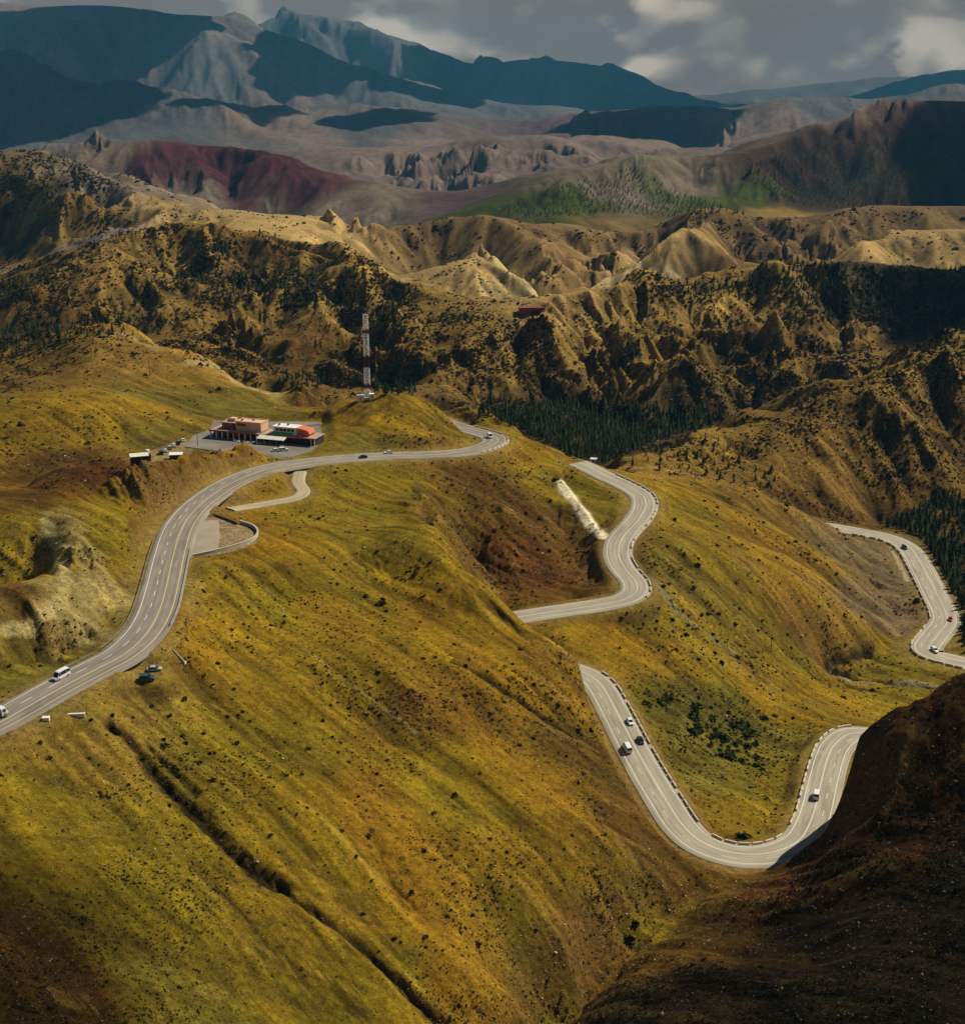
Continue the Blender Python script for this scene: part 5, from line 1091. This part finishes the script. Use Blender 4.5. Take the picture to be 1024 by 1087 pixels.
def merged(name, v, f, P, sc, rz, m, kind='stuff'):
    """many small plants or stones as one mesh; P n x 3, sc n x 3"""
    n, k = len(P), len(v); c, s = np.cos(rz)[:, None], np.sin(rz)[:, None]; vx, vy, vz = v[:, 0] * sc[:, :1], v[:, 1] * sc[:, 1:2], v[:, 2] * sc[:, 2:]
    co = np.stack([vx*c - vy*s + P[:, :1], vx*s + vy*c + P[:, 1:2], vz + P[:, 2:]], -1).reshape(-1, 3).astype(np.float32)
    fa = np.array(f, np.int32); q = (fa[None] + (np.arange(n, dtype=np.int32) * k)[:, None, None]).reshape(-1, fa.shape[1])
    me = bpy.data.meshes.new(name); me.vertices.add(len(co)); me.vertices.foreach_set('co', co.ravel()); me.loops.add(q.size); me.loops.foreach_set('vertex_index', q.ravel())
    me.polygons.add(len(q)); me.polygons.foreach_set('loop_start', np.arange(0, q.size, fa.shape[1], dtype=np.int32)); me.polygons.foreach_set('loop_total', np.full(len(q), fa.shape[1], np.int32)); me.update(calc_edges=True); me.validate()
    me.materials.append(m); o = bpy.data.objects.new(name, me); COL.objects.link(o); o['kind'] = kind; return o
# ground that can be seen from the road above: one weight per sheet cell
EG = Z / Yg; mxe = np.maximum.accumulate(EG, 0); prev = np.r_[np.full((1, NC), -9.), mxe[:-1]]
SEEN = np.clip(EG - prev, 0, .05); SEEN[YS < 150] = 0
kk_ = Yg * cp - Z * sp; UU = UC + F * Xg / kk_; VV = VC - F * (Yg * sp + Z * cp) / kk_
INF = (UU > -30) & (UU < 1054) & (VV < 1110); SEEN *= INF
OFFROAD = (np.min([d[0] for d in RD_[:4]], axis=0) > 9.5) & (np.hypot(Xg - pk[0], Yg - pk[1]) > 7)
LOTM = np.zeros(Z.shape, bool); LOTM[sl1] |= I1; LOTM[sl2] |= I2; OFFROAD &= ~LOTM
def poly(pts):
    P = np.array(pts, float); ins = np.zeros(UU.shape, bool)
    for k in range(len(P)):
        (x0, y0), (x1, y1) = P[k], P[(k+1) % len(P)]; ins ^= ((y0 > VV) != (y1 > VV)) & (UU < (x1-x0)*(VV-y0)/(y1-y0+1e-9)+x0)
    return ins
def pick(wt, n):
    """n random ground points, weighted"""
    w_ = wt.ravel().astype(float); idx = np.nonzero(w_ > 0)[0]
    if len(idx) == 0: return np.zeros((0, 3))
    c = np.cumsum(w_[idx]); j = idx[np.clip(np.searchsorted(c, rng.random(n) * c[-1]), 0, len(idx) - 1)]; r, cc = np.divmod(j, NC)
    r2 = np.clip(r + 1, 0, NR-1); c2 = np.clip(cc + 1, 0, NC-1); a, b = rng.random((2, n)); A2 = AC[cc]*(1-a) + AC[c2]*a; Y2 = YS[r]*(1-b) + YS[r2]*b
    z = (Z[r, cc]*(1-a) + Z[r, c2]*a)*(1-b) + (Z[r2, cc]*(1-a) + Z[r2, c2]*a)*b
    return np.stack([A2*Y2, Y2, z + CZ], 1)
def thin(P, d):
    """drop points closer than d to an earlier one"""
    seen, keep = {}, []
    for i, p in enumerate(P):
        k = (int(p[0] // d), int(p[1] // d))
        if any(np.hypot(*(p[:2] - q)) < d for a in (-1, 0, 1) for b in (-1, 0, 1) for q in seen.get((k[0]+a, k[1]+b), ())): continue
        seen.setdefault(k, []).append(p[:2]); keep.append(i)
    return P[keep]
clump = sst(-.25, .30, fbm(Xg, Yg, 55, 3, 201, .6)); clump2 = sst(-.12, .14, fbm(Xg, Yg, 38, 3, 207, .6))
AREA = YS[:, None]**2 * np.gradient(LY)[:, None] * np.gradient(AC)[None, :]        # ground area of a cell
VISB = (SEEN > 0) & OFFROAD
WOODS = [  # outline, spacing, how clumped, number tried, height factor, key, label
 ([(940,560),(975,540),(1000,528),(1030,530),(1040,690),(1024,690),(1012,640),(996,600),(975,570),(955,562)], 2.8, 0, 3600, 1.05, 'valley', 'dark pine in the wood on the right edge above the far valley road'),
 ([(395,392),(440,402),(440,420),(420,422),(396,420)], 4, 0, 160, 1.0, 'mast', 'dark green pine in the thicket behind the radio mast'),
 ([(290,404),(330,396),(345,404),(335,414),(300,412)], 4.5, .4, 90, 1.0, 'cafe', 'small dark pine in the hollow behind the restaurant'),
 ([(505,442),(520,424),(560,426),(600,430),(640,424),(700,436),(740,431),(765,444),(740,455),(700,466),(665,482),(640,494),(612,488),(575,468),(545,452)], 2.7, 0, 9000, 1.0, 'bottom', 'dark pine in the wood filling the valley behind the road bends'),
 ([(650,494),(690,478),(740,462),(780,470),(840,520),(780,515),(720,503)], 7, .8, 420, .8, 'spur', 'dark juniper scattered over the stony spur right of the valley wood'),
 ([(190,262),(250,250),(292,250),(306,262),(330,272),(372,285),(432,306),(428,318),(400,318),(372,328),(330,326),(300,330),(268,336),(230,320),(196,312),(178,288)], 5.2, 1, 3600, 1.0, 'crest', 'dark pine on the crest of the scrub hill left of the mast'),
 ([(88,328),(120,318),(150,320),(178,340),(168,358),(125,356),(80,362),(60,372)], 5.2, .8, 700, 1.0, 'left', 'dark pine on the low flank above the pale hill at left'),
 ([(395,330),(440,306),(444,317),(402,338)], 4.2, .2, 200, 1.0, 'strip', 'dark pine in the narrow strip right of the mast top'),
 ([(0,350),(60,340),(66,372),(0,388)], 5, .5, 420, 1.0, 'edge', 'dark pine at the left edge above the olive hill'),
 ([(0,300),(60,285),(105,262),(110,270),(60,300),(0,318)], 6, .5, 260, 1.0, 'ravine', 'dark pine in the ravine at the left edge'),
 ([(690,308),(760,298),(860,280),(930,286),(930,312),(880,322),(800,312),(735,322),(690,322)], 5.2, .5, 1600, 1.0, 'rim', 'dark pine along the rim of the stony hill in the middle distance'),
 ([(930,286),(970,290),(1030,286),(1030,372),(985,362),(945,345),(905,330),(880,345),(830,345),(860,322)], 5.4, .7, 1500, 1.0, 'dark', 'dark pine in the broken wood on the hill at the right edge'),
 ([(640,330),(700,325),(760,330),(800,370),(880,420),(960,470),(900,470),(800,400),(690,350)], 9, 1, 520, .8, 'face', 'dark juniper on the stony face right of the middle'),
 ([(790,180),(840,160),(960,150),(1030,150),(1030,215),(960,218),(860,222),(805,205)], 7.5, .45, 6500, 1.15, 'far', 'far dark pine'),
 ([(530,224),(575,205),(640,187),(670,180),(720,205),(790,228),(720,232),(640,226),(560,232)], 7.5, .6, 3200, 1.1, 'green', 'far green tree'),
 ([(0,180),(60,163),(85,175),(50,200),(0,206)], 9, .6, 420, 1.1, 'hilltop', 'far dark pine')]
ALLT = []
for out, d, cl, n, hf, key, lab in WOODS:
    m = poly(out) & VISB & (Yg > 560); ring = (clump if cl < .7 else clump2); w_ = m * AREA * ((1 - cl) + cl * ring)
    P = thin(pick(w_, n), d)
    for p in P: ALLT.append((p, hf * rng.uniform(.45, 1.25), key, lab))
ALLT.sort(key=lambda t: np.hypot(*t[0][:2]) / t[1])
own = [t for t in ALLT if t[2] not in ('far', 'green', 'hilltop')]
# the nearest of every wood stand alone, 300 in all
own_ids, per = set(), {}
for t in own:
    if len(own_ids) < 300 and per.get(t[2], 0) < {'valley': 95, 'bottom': 85, 'mast': 40}.get(t[2], 26): own_ids.add(id(t)); per[t[2]] = per.get(t[2], 0) + 1
TP = [tree_proto(k, (M_PINE, M_PINE2, M_PINE)[k]) for k in range(3)]; used = [False] * 3; j = 0
for t in own:
    if id(t) not in own_ids: continue
    k = j % 3; j += 1; o = copy_tree(TP[k]) if used[k] else TP[k]; used[k] = True
    o.location = t[0]; s_ = t[1]; o.scale = (s_ * rng.uniform(1.0, 1.6), s_ * rng.uniform(1.0, 1.6), s_ * rng.uniform(.8, 1.05)); o.rotation_euler = (0, 0, rng.uniform(0, 6.28)); tag(o, t[3], 'tree', {'valley': 'pines by the far valley road', 'bottom': 'pines in the valley wood', 'mast': 'pines behind the mast', 'cafe': 'pines behind the restaurant', 'spur': 'junipers on the stony spur', 'crest': 'pines on the scrub hill crest', 'left': 'pines above the pale hill', 'strip': 'pines in the narrow strip', 'edge': 'pines at the left edge', 'ravine': 'pines in the ravine', 'rim': 'pines along the rim', 'dark': 'pines of the right hill', 'face': 'junipers on the stony face'}[t[2]])
rest = [t for t in ALLT if id(t) not in own_ids]
for k in range(3):
    q = rest[k::3]
    if k == 0: vv, ff, PP, SS = PV[0][0], PV[0][1], [], []
    PP += [t[0] for t in q]; SS += [t[1] for t in q]
P = np.array(PP); sc_ = np.array(SS); merged('woodland', vv, ff, P, np.stack([sc_ * rng.uniform(1.0, 1.9, len(P)), sc_ * rng.uniform(1.0, 1.9, len(P)), sc_ * rng.uniform(.75, 1.05, len(P))], 1), rng.uniform(0, 6.28, len(P)), M_PINE)
# shrubs: ragged low domes of leaf clumps
def dome(seed, n=26):
    R_ = np.random.default_rng(seed); v, f = [], []
    for i in range(n):
        a, e = R_.uniform(0, 6.28), R_.uniform(.05, 1.45); r = R_.uniform(.65, 1.05); c = np.array([math.cos(a)*math.cos(e), math.sin(a)*math.cos(e), math.sin(e)*.8]) * r
        for _ in range(2):
            d1, d2 = R_.normal(0, .30, 3), R_.normal(0, .30, 3); k = len(v); v += [c + d1, c + d2, c - d1*.8, c - d2*.7]; f += [(k, k+1, k+2), (k, k+2, k+3)]
    return np.array(v), f
DV = [dome(5), dome(6), dome(7)]; dl, df = dome(8, 7)
# low core so that the domes are not see-through
def lump(seed):
    R_ = np.random.default_rng(seed); b = bmesh.new(); bmesh.ops.create_icosphere(b, subdivisions=1, radius=1); 
    for w_ in b.verts: w_.co *= R_.uniform(.7, 1.1); w_.co.z = max(w_.co.z * .75, -.25)
    v = np.array([w_.co[:] for w_ in b.verts]); f = [tuple(x.index for x in q.verts) for q in b.faces]; b.free(); return v, f
LV, LF = lump(3)
def shrub_proto(k, m):
    b = MB(); b.add((LV * .78).tolist(), LF); b.add(DV[k][0].tolist(), DV[k][1]); return b.build('shrub', m)
ZONES = [  # outline, key, label
 ([(20,790),(560,1087),(640,1060),(560,900),(420,760),(220,690)], 'dark low shrub on the long olive slope below the upper road', 'shrubs on the long slope'),
 ([(692,738),(722,730),(770,755),(803,788),(822,830),(800,822),(760,800),(718,768)], 'green bush in the hollow inside the lowest hairpin', 'bushes in the hairpin hollow'),
 ([(640,660),(720,520),(900,590),(930,680),(860,720),(700,700)], 'dark shrub on the middle spur between the two roads', 'shrubs on the middle spur'),
 ([(270,580),(340,510),(470,600),(620,760),(640,860),(420,720)], 'dark shrub on the ochre slope above the long straight', 'shrubs on the ochre slope'),
 ([(470,500),(560,480),(630,600),(560,640),(500,600)], 'dark shrub on the brown cutting above the bend', 'shrubs on the brown cutting'),
 ([(900,740),(1024,740),(1024,1000),(700,1060),(840,920)], 'dark shrub on the near right hillside', 'shrubs on the near right hillside')]
SP_ = [shrub_proto(0, M_SHRUB), shrub_proto(1, M_BUSH), shrub_proto(2, M_SHRUB)]; used = [False] * 3
def put_shrub(p, s_, k, lab, grp=None):
    o = SP_[k].copy() if used[k] else SP_[k]
    if used[k]: COL.objects.link(o)
    used[k] = True; o.location = (p[0], p[1], p[2] - .1); o.scale = (s_ * rng.uniform(.8, 1.25), s_ * rng.uniform(.8, 1.25), s_ * rng.uniform(.55, 1.0)); o.rotation_euler = (0, 0, rng.uniform(0, 6.28)); tag(o, lab, 'shrub', grp)
    if grp is None and 'group' in o: del o['group']
for u, v, s_, lab in ((405,641,1.7,'largest round dark bush alone on the ochre slope below the spur'), (667,999,1.9,'large dark bush alone at the bottom of the gully'), (674,981,1.3,'smaller dark bush just above the large one in the gully'), (789,889,2.2,'large dark bush at the bottom inside the lowest hairpin'), (401,714,.9,'dark bush alone low on the olive slope'), (810,763,1.6,'taller dark bush of the two above the hairpin hollow'), (822,760,1.2,'rounder dark bush of the two above the hairpin hollow'), (894,741,1.3,'dark bush alone on the flat above the right end of the road'), (37,570,.9,'dark bush alone on the left knoll'), (686,747,1.3,'dark brown bush right of the top of the long straight')):
    put_shrub(at(u, v), s_, 1 if 'hairpin' in lab else 0, lab)
nz = 0
for zi, (out, lab, grp) in enumerate(ZONES):
    m = poly(out) & VISB & (Yg < 760); P = thin(pick(m * SEEN * (Yg**1.0) * (.2 + clump), 200), (5, 2.2, 5, 5, 5, 5)[zi])[: (50, 90, 55, 40, 30, 25)[zi]]
    for p in P: put_shrub(p, (rng.uniform(.5, .95), rng.lognormal(.0, .5), rng.uniform(.6, 1.2), rng.uniform(.5, .9), rng.uniform(.6, 1.1), rng.uniform(.4, .8))[zi], 1 if zi == 1 else int(rng.choice((0, 2))), lab, grp)
# countless scrub and stones
vegw = VEG * (.15 + clump2) * (.35 + .65 * sst(-.1, .3, fbm(Xg, Yg, 16, 2, 211)))
P = pick(VISB * SEEN * vegw * (Yg < 2300) * sst(90, 170, Yg) * (.36 + 1.8 * sst(700, 950, Yg) + .8 * (Xg > 25) * (Yg < 320)), 80000); dist = np.hypot(P[:, 0], P[:, 1]); s_ = dist / F * rng.lognormal(.0, .42, len(P)) * 1.05
P[:, 2] -= .1 * s_; merged('scrub', np.r_[LV * .8, dl], [tuple(q) for q in LF] + [tuple(i + len(LV) for i in q) for q in df], P, np.stack([s_, s_, s_ * rng.uniform(.6, 1.2, len(P))], 1), rng.uniform(0, 6.28, len(P)), M_SHRUB)
P = pick(VISB * SEEN * (Yg < 1300) * (.12 + sst(.05, .35, fbm(Xg, Yg, 24, 3, 221)) + 1.2 * sst(.6, 1.2, ROUGH) + 1.2 * (Xg > 30) * (Yg < 330)), 17000); dist = np.hypot(P[:, 0], P[:, 1]); s_ = dist / F * rng.lognormal(-.75, .5, len(P))
merged('stones', LV, LF, P, np.stack([s_ * rng.uniform(.7, 1.5, len(P)), s_, s_ * .8], 1), rng.uniform(0, 6.28, len(P)), M_ROCK)
# ------------------------------------------------------------------ camera, sky, sun, air
cam = bpy.data.objects.new('camera', bpy.data.cameras.new('camera')); COL.objects.link(cam); S.camera = cam
cam.data.sensor_fit = 'HORIZONTAL'; cam.data.sensor_width = 36; cam.data.lens = 36 * F / 1024; cam.data.clip_start = 1; cam.data.clip_end = 150000
cam.location = (0, 0, CZ); cam.rotation_euler = (math.pi / 2 - PIT, 0, 0)
SUN_EL, SUN_AZ = math.radians(46), math.radians(60)      # azimuth clockwise from the view direction
sd = Vector((math.sin(SUN_AZ) * math.cos(SUN_EL), math.cos(SUN_AZ) * math.cos(SUN_EL), math.sin(SUN_EL)))
su = bpy.data.objects.new('sun', bpy.data.lights.new('sun', 'SUN')); COL.objects.link(su)
su.data.energy = 5.0; su.data.angle = math.radians(.53); su.data.color = (1, .93, .82); su.rotation_euler = (-sd).to_track_quat('-Z', 'Y').to_euler()
w = bpy.data.worlds.new('World'); S.world = w; w.use_nodes = True; nt = w.node_tree; N = nt.nodes.new; L = nt.links.new
sky = N('ShaderNodeTexSky'); sky.sky_type = 'NISHITA'; sky.sun_disc = False; sky.sun_elevation = SUN_EL; sky.sun_rotation = SUN_AZ; sky.altitude = 2000
bg = nt.nodes['Background']; bg.inputs['Strength'].default_value = .05; L(sky.outputs[0], bg.inputs['Color'])
tc = N('ShaderNodeTexCoord')
def mapr(s, a, b, c, d):
    r = N('ShaderNodeMapRange'); L(s, r.inputs['Value'])
    for k, v in zip(('From Min', 'From Max', 'To Min', 'To Max'), (a, b, c, d)): r.inputs[k].default_value = v
    return r.outputs[0]
def cn(off):
    """billowing heights of the clouds: cells of three sizes, bent by a slow swirl"""
    mp = N('ShaderNodeMapping'); mp.inputs['Scale'].default_value = (9, 9, 15); mp.inputs['Location'].default_value = (off[0] + 3.1, off[1] + 1.7, off[2] + .4); L(tc.outputs['Generated'], mp.inputs[0])
    nz_ = N('ShaderNodeTexNoise'); nz_.inputs['Scale'].default_value = 1.6; nz_.inputs['Detail'].default_value = 8; L(mp.outputs[0], nz_.inputs['Vector'])
    wp = N('ShaderNodeVectorMath'); wp.operation = 'MULTIPLY_ADD'; L(nz_.outputs['Color'], wp.inputs[0]); wp.inputs[1].default_value = (.75, .75, .75); L(mp.outputs[0], wp.inputs[2])
    acc = None
    for sc, k in ((1.0, .55), (2.6, .30)):
        v = N('ShaderNodeTexVoronoi'); v.feature = 'SMOOTH_F1'; v.inputs['Scale'].default_value = sc; v.inputs['Smoothness'].default_value = .55; L(wp.outputs[0], v.inputs['Vector'])
        q = N('ShaderNodeMath'); q.operation = 'MULTIPLY_ADD'; L(v.outputs['Distance'], q.inputs[0]); q.inputs[1].default_value = -k
        if acc is None: q.inputs[2].default_value = 1.0
        else: L(acc, q.inputs[2])
        acc = q.outputs[0]
    q = N('ShaderNodeMath'); q.operation = 'MULTIPLY_ADD'; L(nz_.outputs['Fac'], q.inputs[0]); q.inputs[1].default_value = .5; L(acc, q.inputs[2])
    q2 = N('ShaderNodeMath'); q2.operation = 'SUBTRACT'; L(q.outputs[0], q2.inputs[0]); q2.inputs[1].default_value = .33; return q2.outputs[0]
c0, c1 = cn((0, 0, 0)), cn((.10, 0, .22))
df_ = N('ShaderNodeMath'); df_.operation = 'SUBTRACT'; L(c0, df_.inputs[0]); L(c1, df_.inputs[1])     # thinner towards the sun = lit side of a puff
lit = mapr(df_.outputs[0], -.02, .16, 0, 1); body = mapr(c0, .40, .75, 0, 1)
ml = N('ShaderNodeMath'); ml.operation = 'MULTIPLY'; L(lit, ml.inputs[0]); L(body, ml.inputs[1])
rp = N('ShaderNodeMix'); rp.data_type = 'RGBA'; L(ml.outputs[0], rp.inputs['Factor']); rp.inputs['A'].default_value = (.20, .155, .122, 1); rp.inputs['B'].default_value = (.66, .54, .40, 1)
cb = N('ShaderNodeBackground'); L(rp.outputs['Result'], cb.inputs['Color'])
sx = N('ShaderNodeSeparateXYZ'); L(tc.outputs['Generated'], sx.inputs[0])
band = mapr(sx.outputs['Z'], .10, .30, 1, 0); cov = mapr(c0, .12, .26, 0, 1)
mm = N('ShaderNodeMath'); mm.operation = 'MULTIPLY'; L(band, mm.inputs[0]); L(cov, mm.inputs[1])
ms = N('ShaderNodeMixShader'); L(mm.outputs[0], ms.inputs['Fac']); L(bg.outputs[0], ms.inputs[1]); L(cb.outputs[0], ms.inputs[2]); L(ms.outputs[0], nt.nodes['World Output'].inputs['Surface'])
# the air between here and the mountains
zb, zt_ = float(Z.min()) + CZ - 1.0, float(max(Z.max() + CZ, CZ)) + 40
hz = MB(); ym = YS[-1] * 1.01; xm = YS[-1] * 1.62; hz.box(-xm, xm, -300, ym, zb, zt_)
hm = bpy.data.materials.new('thin_air'); hm.use_nodes = True; hn = hm.node_tree; hn.nodes.remove(hn.nodes['Principled BSDF'])
pv = hn.nodes.new('ShaderNodeVolumePrincipled'); pv.inputs['Color'].default_value = (.16, .60, .92, 1); pv.inputs['Density'].default_value = 2.5e-5; pv.inputs['Anisotropy'].default_value = 0
hn.links.new(pv.outputs[0], hn.nodes['Material Output'].inputs['Volume']); ho = hz.build('haze', hm); ho['kind'] = 'stuff'
# unseen clouds over shaded ground, some added only to darken corners and edges
cm = bpy.data.materials.new('shade_vapour'); cm.use_nodes = True; cnn = cm.node_tree; cnn.nodes.remove(cnn.nodes['Principled BSDF'])
cv = cnn.nodes.new('ShaderNodeVolumeScatter'); cv.inputs['Color'].default_value = (.97, .97, .97, 1); cv.inputs['Density'].default_value = .06; cnn.links.new(cv.outputs[0], cnn.nodes['Material Output'].inputs['Volume'])
def shade_cloud(spots, H, label, dens=None, seed=0):
    """one cloud whose shadow covers the given ground spots (u, v, radius across, radius along)"""
    R_ = np.random.default_rng(seed); bm = bmesh.new()
    for u, v, rx, ry in spots:
        g = at(u, v); Hh = max(H, CZ + .13 * (g.y + ry) + min(rx, ry) * .3); c = g + sd * ((Hh - g.z) / sd.z); b2 = bmesh.new(); bmesh.ops.create_icosphere(b2, subdivisions=4, radius=1)
        from mathutils import noise as mn
        for q in b2.verts:
            k = 1 + .38 * mn.fractal(q.co * 1.7 + Vector((seed * 7.1, u * .1, v * .1)), 1.0, 2.0, 4); q.co = Vector((q.co.x * rx * k, q.co.y * ry * k, max(q.co.z, -.35) * min(rx, ry) * .55 * k)) + c
        me = bpy.data.meshes.new('t'); b2.to_mesh(me); b2.free(); bm.from_mesh(me); bpy.data.meshes.remove(me)
    me = bpy.data.meshes.new('shade_cloud'); bm.to_mesh(me); bm.free(); me.materials.append(cm); o = bpy.data.objects.new('shade_cloud', me); COL.objects.link(o); tag(o, label, 'shade_cloud', kind='structure'); return o
HB = zt_ + 500
for i, sp__ in enumerate([
    [(1015,150,110,260)], [(130,28,750,700), (60,70,500,700)], [(350,60,650,900), (450,95,500,500)], [(640,100,1900,2600)], [(930,95,3000,3000)], [(60,120,420,600), (20,90,420,500)], [(250,112,300,260)],
    [(900,1075,60,45), (1010,990,35,50), (760,1087,50,18), (1050,900,30,60)], [(-20,1085,40,55), (40,1110,50,30)], [(1030,345,60,150)], [(400,128,240,200)], [(690,133,420,330)], [(-40,280,50,160)]]):  # first two entries: clouds added to darken the bottom corners
    shade_cloud(sp__, HB + (i % 3) * 120, 'unseen vapour placed high above the hills to shade the ground', seed=i)
S.view_settings.view_transform = 'Standard'; S.view_settings.look = 'None'; S.view_settings.exposure = 0; S.view_settings.gamma = 1
S.cycles.use_denoising = True; S.cycles.max_bounces = 4; S.cycles.diffuse_bounces = 2; S.cycles.volume_bounces = 0; S.cycles.transparent_max_bounces = 24
